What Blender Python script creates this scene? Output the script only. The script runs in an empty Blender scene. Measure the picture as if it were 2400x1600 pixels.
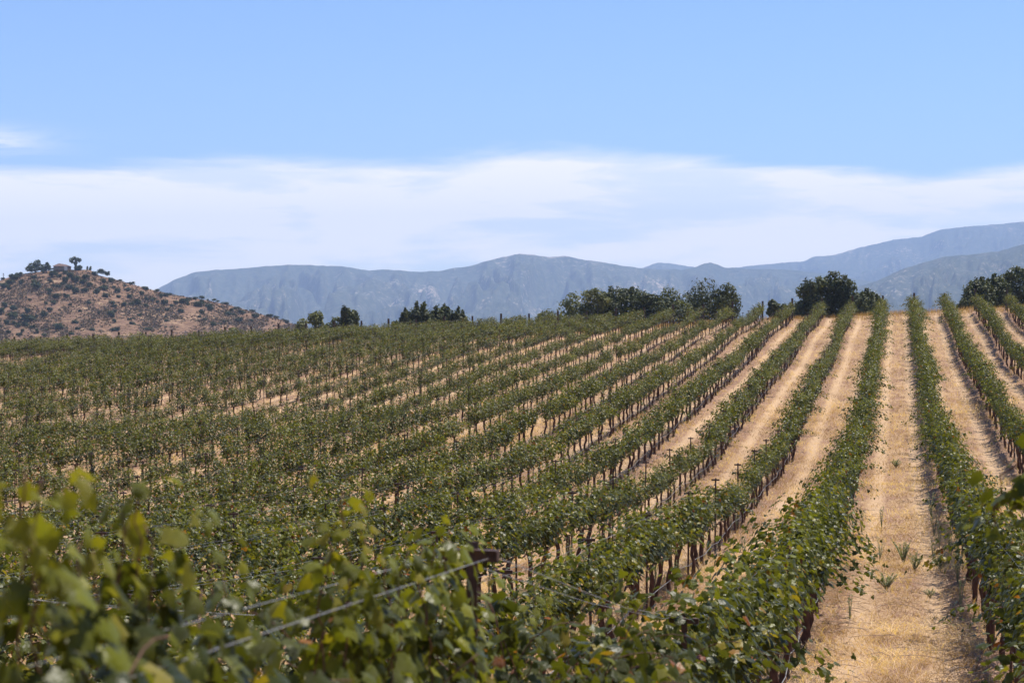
import bpy, math, random
import numpy as np
from mathutils import Matrix, Vector, Euler

random.seed(7)
rng = np.random.default_rng(7)
scene = bpy.context.scene
C = scene.collection
R = math.radians

# ------------------------------------------------------------------ camera
FPX = 4667.0                                   # focal length in pixels of a 2400 px wide picture (70 mm)
TH = math.atan((2105 - 1200) / FPX)            # the rows run along +Y, the camera looks a little left of them
CT, ST = math.cos(TH), math.sin(TH)
cam_data = bpy.data.cameras.new('camera')
cam = bpy.data.objects.new('camera', cam_data)
C.objects.link(cam)
cam.location = (0, 0, 0)
cam.rotation_euler = (R(90), 0, TH)
cam_data.sensor_width = 36
cam_data.lens = 70
cam_data.clip_start = 0.1
cam_data.clip_end = 60000
cam_data.dof.use_dof = True
cam_data.dof.focus_distance = 46
cam_data.dof.aperture_fstop = 5.6
cam_data.dof.aperture_blades = 8
scene.camera = cam

# ------------------------------------------------------------------ light
SUN_EL, SUN_AZ = 64.0, 38.0                    # azimuth measured from +Y towards +X
world = bpy.data.worlds.new('World')
scene.world = world
world.use_nodes = True
WN, WL = world.node_tree.nodes, world.node_tree.links
WN.clear()
w_out = WN.new('ShaderNodeOutputWorld')
w_bg = WN.new('ShaderNodeBackground')
sky = WN.new('ShaderNodeTexSky')
sky.sky_type = 'NISHITA'
sky.sun_disc = False
sky.sun_elevation = R(SUN_EL)
sky.sun_rotation = R(SUN_AZ)
sky.altitude = 400
sky.air_density = 1.0
sky.dust_density = 0.25
sky.ozone_density = 2.2
w_bg.inputs['Strength'].default_value = 0.084


def wmath(op, a, b=None, c=None, clamp=False):
    n = WN.new('ShaderNodeMath')
    n.operation = op
    n.use_clamp = clamp
    for i, v in enumerate((a, b, c)):
        if v is None:
            continue
        if isinstance(v, (int, float)):
            n.inputs[i].default_value = v
        else:
            WL.new(v, n.inputs[i])
    return n.outputs[0]


def wramp(v, a, b):
    n = WN.new('ShaderNodeMapRange')
    n.interpolation_type = 'SMOOTHSTEP'
    WL.new(v, n.inputs[0])
    n.inputs[1].default_value = a
    n.inputs[2].default_value = b
    return n.outputs[0]


def wnoise(scale, sx, sy, sz, detail=5, rough=.55, off=(0, 0, 0), dist=0.0):
    m = WN.new('ShaderNodeMapping')
    m.inputs['Scale'].default_value = (sx, sy, sz)
    m.inputs['Location'].default_value = off
    WL.new(w_tc.outputs['Generated'], m.inputs['Vector'])
    n = WN.new('ShaderNodeTexNoise')
    n.inputs['Scale'].default_value = scale
    n.inputs['Detail'].default_value = detail
    n.inputs['Roughness'].default_value = rough
    n.inputs['Distortion'].default_value = dist
    WL.new(m.outputs[0], n.inputs['Vector'])
    return n.outputs['Fac']


w_tc = WN.new('ShaderNodeTexCoord')
w_sep = WN.new('ShaderNodeSeparateXYZ')
WL.new(w_tc.outputs['Generated'], w_sep.inputs[0])
wz = w_sep.outputs['Z']
n_edge = wnoise(3.2, 1, 1, 2.0, 3, .5, (0.35, .1, 0))          # slow rise and fall of the cloud bank's top
n_wisp = wnoise(9, 1, 1, 9, 6, .6, (3, 1, 2), .4)
n_body = wnoise(7, 1, 1, 5.5, 5, .55, (1.7, 0, 0), .3)
n_fine = wnoise(26, 1, 1, 7, 5, .6, (0, 4, 0), .5)
w_x = wmath('DIVIDE', wmath('ADD', w_sep.outputs['X'], .22), .11)
w_bump = wmath('POWER', 2.718, wmath('MULTIPLY', wmath('MULTIPLY', w_x, w_x), -1.0))
top = wmath('ADD', wz, wmath('MULTIPLY', wmath('SUBTRACT', n_edge, .5), -.05))
top = wmath('SUBTRACT', top, wmath('MULTIPLY', w_bump, .009))
top = wmath('ADD', top, wmath('MULTIPLY', wmath('SUBTRACT', n_wisp, .5), -.020))
w_r = WN.new('ShaderNodeMapRange'); w_r.interpolation_type = 'SMOOTHSTEP'
WL.new(w_sep.outputs['X'], w_r.inputs[0]); w_r.inputs[1].default_value = -.12; w_r.inputs[2].default_value = .04
top = wmath('ADD', top, wmath('MULTIPLY', w_r.outputs[0], .007))
band = wmath('SUBTRACT', 1.0, wramp(top, .080, .0905))
holes = wramp(wmath('ADD', wmath('MULTIPLY', n_body, .8), wmath('MULTIPLY', n_fine, .2)), .40, .56)
high = wramp(wz, .03, .075)
cov = wmath('MULTIPLY', band, wmath('ADD', wmath('MULTIPLY', holes, .55), wmath('ADD', wmath('MULTIPLY', high, .24), .38), None), None, clamp=True)
w_px = wmath('DIVIDE', wmath('ADD', w_sep.outputs['X'], .445), .032)
w_pz = wmath('DIVIDE', wmath('ADD', wmath('SUBTRACT', wz, .098), wmath('MULTIPLY', wmath('SUBTRACT', n_fine, .5), .012)), .0058)
w_g = wmath('POWER', 2.718, wmath('MULTIPLY', wmath('ADD', wmath('MULTIPLY', w_px, w_px), wmath('MULTIPLY', w_pz, w_pz)), -1.0))
cov = wmath('MAXIMUM', cov, wmath('MULTIPLY', w_g, wramp(n_fine, .3, .6)))
hazeband = wmath('SUBTRACT', 1.0, wramp(wz, -.01, .05))
cov = wmath('MAXIMUM', cov, wmath('MULTIPLY', hazeband, .5))
w_tint = WN.new('ShaderNodeMix')
w_tint.data_type = 'RGBA'
w_tint.blend_type = 'MULTIPLY'
w_tint.inputs[0].default_value = 1.0
WL.new(sky.outputs[0], w_tint.inputs[6])
w_tint.inputs[7].default_value = (0.70, 0.89, 1.22, 1)
w_mix = WN.new('ShaderNodeMix')
w_mix.data_type = 'RGBA'
WL.new(cov, w_mix.inputs[0])
WL.new(w_tint.outputs[2], w_mix.inputs[6])
w_mix.inputs[7].default_value = (11.2, 10.4, 9.2, 1)
WL.new(w_mix.outputs[2], w_bg.inputs['Color'])
WL.new(w_bg.outputs[0], w_out.inputs['Surface'])

sun_data = bpy.data.lights.new('sun', 'SUN')
sun_data.energy = 5.0
sun_data.angle = R(0.53)
sun_data.color = (1.0, .94, .84)
sun = bpy.data.objects.new('sun', sun_data)
C.objects.link(sun)
_sd = Vector((math.sin(R(SUN_AZ)) * math.cos(R(SUN_EL)), math.cos(R(SUN_AZ)) * math.cos(R(SUN_EL)), math.sin(R(SUN_EL))))
sun.rotation_euler = _sd.to_track_quat('Z', 'Y').to_euler()
sun.location = (0, 0, 60)

scene.view_settings.view_transform = 'Standard'
scene.view_settings.look = 'None'
scene.view_settings.exposure = 0.62
scene.view_settings.gamma = 1.0
scene.view_settings.use_curve_mapping = False
scene.render.engine = 'CYCLES'
cy = scene.cycles
cy.use_denoising = True
cy.max_bounces = 6
cy.diffuse_bounces = 3
cy.glossy_bounces = 2
cy.transmission_bounces = 3
cy.transparent_max_bounces = 4
cy.volume_bounces = 1


# ------------------------------------------------------------------ helpers
def tag(o, label=None, cat=None, group=None, kind=None):
    if label: o['label'] = label
    if cat: o['category'] = cat
    if group: o['group'] = group
    if kind: o['kind'] = kind
    return o


def empty(name, loc, rz=0.0):
    o = bpy.data.objects.new(name, None)
    o.empty_display_size = .2
    o.location = loc
    o.rotation_euler = (0, 0, rz)
    C.objects.link(o)
    return o


def link(name, me, parent=None):
    o = bpy.data.objects.new(name, me)
    C.objects.link(o)
    if parent is not None:
        o.parent = parent
    return o


def mesh(name, V, F, mats, tint=None, smooth=False, mat_idx=None):
    """mesh from numpy triangles or quads"""
    V = np.asarray(V, dtype=np.float32)
    F = np.asarray(F, dtype=np.int32)
    k = F.shape[1]
    me = bpy.data.meshes.new(name)
    me.vertices.add(len(V))
    me.vertices.foreach_set('co', V.ravel())
    me.loops.add(F.size)
    me.loops.foreach_set('vertex_index', F.ravel())
    me.polygons.add(len(F))
    me.polygons.foreach_set('loop_start', np.arange(0, F.size, k, dtype=np.int32))
    me.polygons.foreach_set('use_smooth', np.full(len(F), smooth, dtype=bool))
    if not isinstance(mats, (list, tuple)):
        mats = [mats]
    for m in mats:
        me.materials.append(m)
    if mat_idx is not None:
        me.polygons.foreach_set('material_index', np.asarray(mat_idx, dtype=np.int32))
    if tint is not None:
        a = me.attributes.new('tint', 'FLOAT', 'POINT')
        a.data.foreach_set('value', np.asarray(tint, dtype=np.float32))
    me.update(calc_edges=True)
    return me


def cat_mesh(parts):
    """concatenate (V, F) pieces"""
    Vs, Fs, n = [], [], 0
    for V, F in parts:
        Vs.append(V)
        Fs.append(np.asarray(F) + n)
        n += len(V)
    return np.concatenate(Vs), np.concatenate(Fs)


def box(cx, cy_, cz, sx, sy, sz):
    v = np.array([[x, y, z] for x in (-.5, .5) for y in (-.5, .5) for z in (-.5, .5)]) * (sx, sy, sz) + (cx, cy_, cz)
    f = np.array([[0, 1, 3, 2], [4, 6, 7, 5], [0, 4, 5, 1], [2, 3, 7, 6], [0, 2, 6, 4], [1, 5, 7, 3]])
    return v, f


def tube(P, rad, sides=6, cap=True):
    """quads along a polyline P with radii rad (closed by pinched ends)"""
    P = np.asarray(P, dtype=float)
    rad = np.broadcast_to(np.asarray(rad, dtype=float), (len(P),)).copy()
    if cap:
        P = np.concatenate([P[:1], P, P[-1:]])
        rad = np.concatenate([[1e-4], rad, [1e-4]])
    T = np.gradient(P[1:-1] if cap else P, axis=0)
    if cap:
        T = np.concatenate([T[:1], T, T[-1:]])
    T /= np.linalg.norm(T, axis=1)[:, None] + 1e-9
    ref = np.where(np.abs(T[:, 2:3]) > .9, np.array([[1., 0, 0]]), np.array([[0, 0, 1.]]))
    U = np.cross(T, ref)
    U /= np.linalg.norm(U, axis=1)[:, None] + 1e-9
    W = np.cross(T, U)
    a = np.linspace(0, 2 * np.pi, sides, endpoint=False)
    V = (P[:, None, :] + rad[:, None, None] * (np.cos(a)[None, :, None] * U[:, None, :] + np.sin(a)[None, :, None] * W[:, None, :])).reshape(-1, 3)
    n = len(P)
    i, j = np.meshgrid(np.arange(n - 1), np.arange(sides), indexing='ij')
    j2 = (j + 1) % sides
    F = np.stack([i * sides + j, i * sides + j2, (i + 1) * sides + j2, (i + 1) * sides + j], -1).reshape(-1, 4)
    return V, F


def hash2(ix, iy, seed):
    h = (ix * 374761393 + iy * 668265263 + seed * 1442695041) & 0x7fffffff
    h = ((h ^ (h >> 13)) * 1274126177) & 0x7fffffff
    return ((h ^ (h >> 16)) & 0xffff) / 65535.0


def vnoise(x, y, seed=0):
    x = np.asarray(x, float); y = np.asarray(y, float)
    ix, iy = np.floor(x).astype(np.int64), np.floor(y).astype(np.int64)
    fx, fy = x - ix, y - iy
    fx = fx * fx * fx * (fx * (fx * 6 - 15) + 10)
    fy = fy * fy * fy * (fy * (fy * 6 - 15) + 10)
    a, b = hash2(ix, iy, seed), hash2(ix + 1, iy, seed)
    c, d = hash2(ix, iy + 1, seed), hash2(ix + 1, iy + 1, seed)
    return (a * (1 - fx) + b * fx) * (1 - fy) + (c * (1 - fx) + d * fx) * fy - .5


def fbm(x, y, seed=0, oct=4, gain=.5):
    s, a, f = 0, 1, 1
    for o in range(oct):
        s = s + a * vnoise(np.asarray(x) * f + o * 17.3, np.asarray(y) * f - o * 9.1, seed + o)
        a *= gain
        f *= 2.03
    return s


ONES = ['', 'first', 'second', 'third', 'fourth', 'fifth', 'sixth', 'seventh', 'eighth', 'ninth', 'tenth', 'eleventh', 'twelfth', 'thirteenth',
        'fourteenth', 'fifteenth', 'sixteenth', 'seventeenth', 'eighteenth', 'nineteenth']
TENS = {20: ('twentieth', 'twenty'), 30: ('thirtieth', 'thirty'), 40: ('fortieth', 'forty'), 50: ('fiftieth', 'fifty'), 60: ('sixtieth', 'sixty')}


def nth(n):
    if n < 20:
        return ONES[n]
    t = n // 10 * 10
    return TENS[t][0] if n == t else TENS[t][1] + '-' + ONES[n - t]


# ------------------------------------------------------------------ materials
def new_mat(name):
    m = bpy.data.materials.new(name)
    m.use_nodes = True
    N, L = m.node_tree.nodes, m.node_tree.links
    N.clear()
    out = N.new('ShaderNodeOutputMaterial')
    return m, N, L, out


def ramp(N, L, fac, stops, interp='LINEAR'):
    r = N.new('ShaderNodeValToRGB')
    r.color_ramp.interpolation = interp
    e = r.color_ramp.elements
    while len(e) < len(stops):
        e.new(.5)
    for el, (p, c) in zip(e, stops):
        el.position = p
        el.color = (*c, 1)
    L.new(fac, r.inputs[0])
    return r.outputs[0]


def noise_node(N, L, vec, scale, detail=4, rough=.55, dist=0):
    n = N.new('ShaderNodeTexNoise')
    n.inputs['Scale'].default_value = scale
    n.inputs['Detail'].default_value = detail
    n.inputs['Roughness'].default_value = rough
    n.inputs['Distortion'].default_value = dist
    if vec is not None:
        L.new(vec, n.inputs['Vector'])
    return n.outputs['Fac']


def mixc(N, L, fac, a, b, mode='MIX'):
    n = N.new('ShaderNodeMix')
    n.data_type = 'RGBA'
    n.blend_type = mode
    for s, v in ((n.inputs[0], fac), (n.inputs[6], a), (n.inputs[7], b)):
        if isinstance(v, (int, float)):
            s.default_value = v
        elif isinstance(v, tuple):
            s.default_value = (*v, 1)
        else:
            L.new(v, s)
    return n.outputs[2]


def leaf_material(name, stops, transl=.3, rough=.36, spec=.5, back=.8, bump=0):
    m, N, L, out = new_mat(name)
    at = N.new('ShaderNodeAttribute')
    at.attribute_name = 'tint'
    tc = N.new('ShaderNodeTexCoord')
    nz = noise_node(N, L, tc.outputs['Object'], 38, 3)
    ad = N.new('ShaderNodeMath'); ad.operation = 'MULTIPLY_ADD'
    L.new(nz, ad.inputs[0]); ad.inputs[1].default_value = .09
    L.new(at.outputs['Fac'], ad.inputs[2])
    sb = N.new('ShaderNodeMath'); sb.operation = 'SUBTRACT'
    L.new(ad.outputs[0], sb.inputs[0]); sb.inputs[1].default_value = .045
    col = ramp(N, L, sb.outputs[0], stops)
    geo = N.new('ShaderNodeNewGeometry')
    pale = mixc(N, L, .18, col, (.12, .135, .06))
    fb = N.new('ShaderNodeMath'); fb.operation = 'MULTIPLY'
    L.new(geo.outputs['Backfacing'], fb.inputs[0]); fb.inputs[1].default_value = back
    base = mixc(N, L, fb.outputs[0], col, pale)
    p = N.new('ShaderNodeBsdfPrincipled')
    L.new(base, p.inputs['Base Color'])
    p.inputs['Roughness'].default_value = rough
    p.inputs['Specular IOR Level'].default_value = spec
    if bump:
        bn = N.new('ShaderNodeBump'); bn.inputs['Strength'].default_value = bump; bn.inputs['Distance'].default_value = .012
        L.new(nz, bn.inputs['Height']); L.new(bn.outputs[0], p.inputs['Normal'])
    t = N.new('ShaderNodeBsdfTranslucent')
    L.new(mixc(N, L, 1.0, base, (2.3, 2.2, .55), 'MULTIPLY'), t.inputs['Color'])
    mx = N.new('ShaderNodeMixShader')
    mx.inputs[0].default_value = transl
    L.new(p.outputs[0], mx.inputs[1]); L.new(t.outputs[0], mx.inputs[2])
    L.new(mx.outputs[0], out.inputs['Surface'])
    return m


M_leaf = leaf_material('vine_leaf', [(0, (.025, .031, .003)), (.30, (.062, .067, .005)), (.62, (.138, .146, .010)), (.76, (.185, .160, .013)),
                                     (.87, (.20, .15, .018)), (.94, (.21, .075, .012)), (1, (.12, .035, .012))], transl=.26, rough=.36, spec=.16, bump=.5)
M_tree = leaf_material('tree_leaf', [(0, (.030, .038, .015)), (.5, (.066, .080, .026)), (1, (.15, .155, .055))], transl=.15, rough=.6, spec=.25, back=.2)
M_scrub = leaf_material('hill_shrub_leaf', [(0, (.038, .050, .030)), (.5, (.06, .076, .042)), (1, (.10, .115, .062))], transl=.08, rough=.8, spec=.1, back=.1)
M_weed = leaf_material('weed_leaf', [(0, (.10, .125, .07)), (.5, (.17, .20, .11)), (1, (.30, .31, .19))], transl=.2, rough=.6, spec=.3)


def rough_mat(name, c1, c2, scale=12, rough=.85, bump=.3, spec=.3, metal=0.0, stretch=(1, 1, 1)):
    m, N, L, out = new_mat(name)
    tc = N.new('ShaderNodeTexCoord')
    mp = N.new('ShaderNodeMapping')
    mp.inputs['Scale'].default_value = stretch
    L.new(tc.outputs['Object'], mp.inputs[0])
    nz = noise_node(N, L, mp.outputs[0], scale, 5, .6)
    p = N.new('ShaderNodeBsdfPrincipled')
    L.new(ramp(N, L, nz, [(.3, c1), (.7, c2)]), p.inputs['Base Color'])
    p.inputs['Roughness'].default_value = rough
    p.inputs['Specular IOR Level'].default_value = spec
    p.inputs['Metallic'].default_value = metal
    b = N.new('ShaderNodeBump')
    b.inputs['Strength'].default_value = bump
    b.inputs['Distance'].default_value = .02
    L.new(nz, b.inputs['Height'])
    L.new(b.outputs[0], p.inputs['Normal'])
    L.new(p.outputs[0], out.inputs['Surface'])
    return m


M_bark = rough_mat('vine_bark', (.045, .022, .014), (.15, .078, .05), 22, .9, .6, .2, stretch=(1, 1, .25))
M_rust = rough_mat('rusted_steel', (.040, .020, .014), (.11, .052, .034), 30, .55, .15, .5, .3)
M_wood = rough_mat('weathered_post', (.030, .022, .018), (.085, .06, .045), 16, .9, .5, .2, stretch=(1, 1, .15))
M_wire = rough_mat('galvanised_wire', (.26, .24, .23), (.42, .40, .38), 40, .4, .05, .5, .6)
M_hose = rough_mat('drip_hose', (.14, .13, .125), (.25, .24, .23), 20, .5, .05, .5)
M_shoot = rough_mat('shoot_cane', (.07, .022, .012), (.12, .05, .02), 30, .6, .1, .3)
M_limb = rough_mat('tree_bark', (.05, .04, .03), (.13, .10, .08), 6, .9, .4, .2)
M_straw = leaf_material('dry_grass_blade', [(0, (.20, .12, .065)), (.5, (.43, .28, .16)), (1, (.68, .51, .33))], transl=.25, rough=.6, spec=.3, back=0)


def soil_material():
    m, N, L, out = new_mat('dry_vineyard_soil')
    geo = N.new('ShaderNodeNewGeometry')
    P = geo.outputs['Position']
    sep = N.new('ShaderNodeSeparateXYZ'); L.new(P, sep.inputs[0])
    # stretched straw litter along the rows
    mp = N.new('ShaderNodeMapping'); mp.inputs['Scale'].default_value = (1, .35, .3)
    L.new(P, mp.inputs[0])
    n1 = noise_node(N, L, mp.outputs[0], 1.6, 6, .65, .6)
    n2 = noise_node(N, L, P, 9, 6, .7)
    n3 = noise_node(N, L, P, .12, 3)
    n4 = noise_node(N, L, mp.outputs[0], 34, 4, .7)
    straw = ramp(N, L, n2, [(.30, (.20, .12, .068)), (.5, (.375, .245, .140)), (.70, (.56, .40, .245))])
    dirt = ramp(N, L, n2, [(.32, (.14, .080, .055)), (.68, (.38, .235, .16))])
    # distance from the nearest row line, 0 at the row and 1 in the middle of the alley
    a = N.new('ShaderNodeMath'); a.operation = 'DIVIDE'; L.new(sep.outputs['X'], a.inputs[0]); a.inputs[1].default_value = 3.05
    f = N.new('ShaderNodeMath'); f.operation = 'FRACT'; L.new(a.outputs[0], f.inputs[0])
    s_ = N.new('ShaderNodeMath'); s_.operation = 'SUBTRACT'; L.new(f.outputs[0], s_.inputs[0]); s_.inputs[1].default_value = .5
    ab = N.new('ShaderNodeMath'); ab.operation = 'ABSOLUTE'; L.new(s_.outputs[0], ab.inputs[0])       # 0 at row, .5 mid alley
    # rows at X = (n+.5)*3.05
    tr = N.new('ShaderNodeMath'); tr.operation = 'SUBTRACT'; L.new(ab.outputs[0], tr.inputs[0]); tr.inputs[1].default_value = .27
    ta = N.new('ShaderNodeMath'); ta.operation = 'ABSOLUTE'; L.new(tr.outputs[0], ta.inputs[0])
    wheel = N.new('ShaderNodeMapRange'); L.new(ta.outputs[0], wheel.inputs[0])
    wheel.inputs[1].default_value = .11; wheel.inputs[2].default_value = .03
    under = N.new('ShaderNodeMapRange'); L.new(ab.outputs[0], under.inputs[0])
    under.inputs[1].default_value = .17; under.inputs[2].default_value = .05
    d1 = N.new('ShaderNodeMath'); d1.operation = 'MULTIPLY_ADD'
    L.new(under.outputs[0], d1.inputs[0]); d1.inputs[1].default_value = .22; L.new(n1, d1.inputs[2])
    d2 = N.new('ShaderNodeMath'); d2.operation = 'MULTIPLY_ADD'
    L.new(wheel.outputs[0], d2.inputs[0]); d2.inputs[1].default_value = -.05; L.new(d1.outputs[0], d2.inputs[2])
    fac = N.new('ShaderNodeMapRange'); L.new(d2.outputs[0], fac.inputs[0])
    fac.inputs[1].default_value = .45; fac.inputs[2].default_value = .57
    col = mixc(N, L, fac.outputs[0], straw, dirt)
    col = mixc(N, L, ramp(N, L, n4, [(.56, (0, 0, 0)), (.66, (1, 1, 1))]), col, (.64, .50, .33))
    n5 = noise_node(N, L, P, 17, 4, .75)
    col = mixc(N, L, ramp(N, L, n5, [(.56, (0, 0, 0)), (.64, (.75, .75, .75))]), col, (.13, .075, .05))
    wn = N.new('ShaderNodeMath'); wn.operation = 'MULTIPLY'; L.new(wheel.outputs[0], wn.inputs[0]); L.new(n1, wn.inputs[1])
    col = mixc(N, L, wn.outputs[0], col, (.58, .42, .27))
    big = ramp(N, L, n3, [(.3, (.82, .78, .76)), (.7, (1.05, 1.02, .98))])
    col = mixc(N, L, 1.0, col, big, 'MULTIPLY')
    p = N.new('ShaderNodeBsdfPrincipled')
    L.new(col, p.inputs['Base Color'])
    p.inputs['Roughness'].default_value = .95
    p.inputs['Specular IOR Level'].default_value = .1
    b = N.new('ShaderNodeBump'); b.inputs['Strength'].default_value = .8; b.inputs['Distance'].default_value = .06
    L.new(n2, b.inputs['Height'])
    b2 = N.new('ShaderNodeBump'); b2.inputs['Strength'].default_value = .6; b2.inputs['Distance'].default_value = .02
    L.new(n4, b2.inputs['Height']); L.new(b.outputs[0], b2.inputs['Normal'])
    L.new(b2.outputs[0], p.inputs['Normal'])
    L.new(p.outputs[0], out.inputs['Surface'])
    return m


def far_ground_material(name, s_big, s_small, stops, patch, patch_lo, patch_hi, bump=1.0, bdist=1.0, speck=0):
    m, N, L, out = new_mat(name)
    geo = N.new('ShaderNodeNewGeometry')
    P = geo.outputs['Position']
    nb = noise_node(N, L, P, s_big, 6, .6, .5)
    ns = noise_node(N, L, P, s_small, 6, .7)
    col = ramp(N, L, ns, stops)
    ad = N.new('ShaderNodeMath'); ad.operation = 'ADD'
    L.new(nb, ad.inputs[0]); L.new(ns, ad.inputs[1])
    src_ = ad.outputs[0]
    if speck:
        nf = noise_node(N, L, P, speck, 3, .7)
        a2 = N.new('ShaderNodeMath'); a2.operation = 'MULTIPLY_ADD'
        L.new(nf, a2.inputs[0]); a2.inputs[1].default_value = .9
        a3 = N.new('ShaderNodeMath'); a3.operation = 'SUBTRACT'
        L.new(src_, a3.inputs[0]); a3.inputs[1].default_value = .45
        L.new(a3.outputs[0], a2.inputs[2])
        src_ = a2.outputs[0]
    f = N.new('ShaderNodeMapRange'); L.new(src_, f.inputs[0])
    f.inputs[1].default_value = patch_lo; f.inputs[2].default_value = patch_hi
    col = mixc(N, L, f.outputs[0], col, patch)
    p = N.new('ShaderNodeBsdfPrincipled')
    L.new(col, p.inputs['Base Color'])
    p.inputs['Roughness'].default_value = 1.0
    p.inputs['Specular IOR Level'].default_value = 0.0
    b = N.new('ShaderNodeBump'); b.inputs['Strength'].default_value = bump; b.inputs['Distance'].default_value = bdist
    L.new(ns, b.inputs['Height']); L.new(b.outputs[0], p.inputs['Normal'])
    L.new(p.outputs[0], out.inputs['Surface'])
    return m


M_soil = soil_material()
M_hill = far_ground_material('brown_hill_soil', .02, .22, [(.30, (.095, .060, .043)), (.48, (.165, .102, .070)), (.68, (.27, .178, .115))],
                             (.36, .25, .155), 1.10, 1.30, 1.0, .8)
M_mount = far_ground_material('chaparral_slope', .0016, .035, [(.34, (.026, .038, .028)), (.5, (.055, .066, .044)), (.64, (.11, .105, .075))],
                              (.42, .34, .27), 1.16, 1.30, 1.0, 10, .10)
M_valley = far_ground_material('valley_soil', .01, .1, [(.3, (.12, .10, .06)), (.7, (.28, .20, .12))], (.38, .28, .17), 1.1, 1.3, .3, .5)

# ------------------------------------------------------------------ terrain
_D = [0, 3.4, 7.3, 14, 21, 28, 34.7, 41.6, 48.4, 62, 84, 109, 144, 174, 206, 222, 250, 300, 400]
_R = [-2.35, -2.48, -2.73, -3.92, -4.54, -4.83, -5.03, -5.22, -5.42, -5.4, -4.8, -3.4, -1.5, .6, 3.15, 2.9, 0.4, -8, -18]
_M = [-2.35, -2.48, -2.73, -3.92, -4.54, -4.86, -5.1, -5.4, -5.7, -5.9, -5.6, -4.2, -1.9, -.45, .85, .8, -2, -10, -18]
_L = [-2.35, -2.48, -2.73, -3.92, -4.6, -4.95, -5.3, -5.6, -6.0, -6.5, -6.4, -5.4, -3.7, -2.3, -1.1, -1.0, -4, -11, -18]
_dd = np.arange(-60, 461, 1.0)


def _tab(v):
    t = np.interp(_dd, _D, v)
    k = np.exp(-.5 * (np.arange(-14, 15) / 5.0) ** 2)
    k /= k.sum()
    s = np.convolve(np.pad(t, 14, mode='edge'), k, mode='valid')
    w = np.clip((_dd - 30) / 15, 0, 1)
    return t * (1 - w) + s * w


_TR, _TM, _TL = _tab(_R), _tab(_M), _tab(_L)
ROW = 3.05
ROW_END = 205.0


def ground_z(X, Y):
    X = np.asarray(X, float); Y = np.asarray(Y, float)
    d = Y * CT - X * ST
    r = X * CT + Y * ST
    u = 1200 + FPX * r / np.maximum(d, 14)
    u = np.clip(u, -700, 3100)
    zr, zm, zl = (np.interp(d, _dd, t) for t in (_TR, _TM, _TL))
    a = np.clip((u - 300) / 900, -.5, 1)
    b = np.clip((u - 1200) / 900, 0, 1.25)
    z = np.where(u < 1200, zl + (zm - zl) * a, zm + (zr - zm) * b)
    far = np.clip((d - 20) / 30, 0, 1)
    z = z + far * (.5 * fbm(X * .035, Y * .035, 5, 3) + .12 * fbm(X * .25, Y * .25, 9, 2))
    return z


def to_world(px, d):
    r = (px - 1200) / FPX * d
    return -ST * d + CT * r, CT * d + ST * r


def z_at(py, d):
    return (800 - py) / FPX * d


# vineyard ground sheet
gx = np.concatenate([np.arange(-260, -120, 8.0), np.arange(-120, 32, .61), np.arange(32, 150, 6.0)])
gy = np.concatenate([np.arange(-50, 0, 4.0), np.arange(0, 215, .8), np.arange(215, 420, 3.0)])
GX, GY = np.meshgrid(gx, gy, indexing='ij')
GZ = ground_z(GX, GY)
ph = np.abs((GX / ROW) % 1 - .5)                      # 0 at a row, .5 in the middle
GZ = GZ + np.where((GX > -121) & (GX < 33), .10 * np.exp(-(ph / .13) ** 2) - .10 * np.exp(-((ph - .27) / .055) ** 2), 0) \
     + .05 * vnoise(GX * 1.1, GY * .7, 3)


def grid_faces(nx, ny):
    i, j = np.meshgrid(np.arange(nx - 1), np.arange(ny - 1), indexing='ij')
    a = i * ny + j
    return np.stack([a, a + ny, a + ny + 1, a + 1], -1).reshape(-1, 4)


tag(link('vineyard_ground', mesh('vineyard_ground', np.stack([GX, GY, GZ], -1).reshape(-1, 3), grid_faces(len(gx), len(gy)), M_soil, smooth=True)),
    kind='structure')

# valley floor to the horizon (below and beyond the vineyard knoll)
vr = np.geomspace(120, 24000, 40)
va = np.linspace(0, 2 * np.pi, 97)
VR, VA = np.meshgrid(vr, va, indexing='ij')
VV = np.stack([VR * np.cos(VA), VR * np.sin(VA), np.full_like(VR, -17.0)], -1).reshape(-1, 3)
VV = np.concatenate([VV, [[0, 0, -17.0]]])
vf = grid_faces(len(vr), len(va))
tag(link('valley_floor', mesh('valley_floor', VV, vf, M_valley, smooth=True)), kind='structure')

# brown hill on the left -------------------------------------------------------
HX = [-700, -300, -60, 0, 20, 58, 112, 163, 211, 231, 279, 340, 401, 476, 531, 592, 663, 714, 780, 900, 1100]
HY = [760, 700, 664, 657, 650, 641, 634, 632, 632, 645, 657, 675, 690, 702, 713, 731, 750, 770, 795, 830, 860]
HB = 838.0


def hill_crest(px):
    return np.interp(px, HX, HY)


def hill_d(v):
    return 760 + 260 * np.clip(v, -3, 1)


def hill_point(px, py):
    yc = float(hill_crest(px))
    v = (py - HB) / min(yc - HB, -6)
    v = max(-.5, min(1.0, v))
    d = float(hill_d(v))
    x, y = to_world(px, d)
    return x, y, z_at(py, d), d


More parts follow.
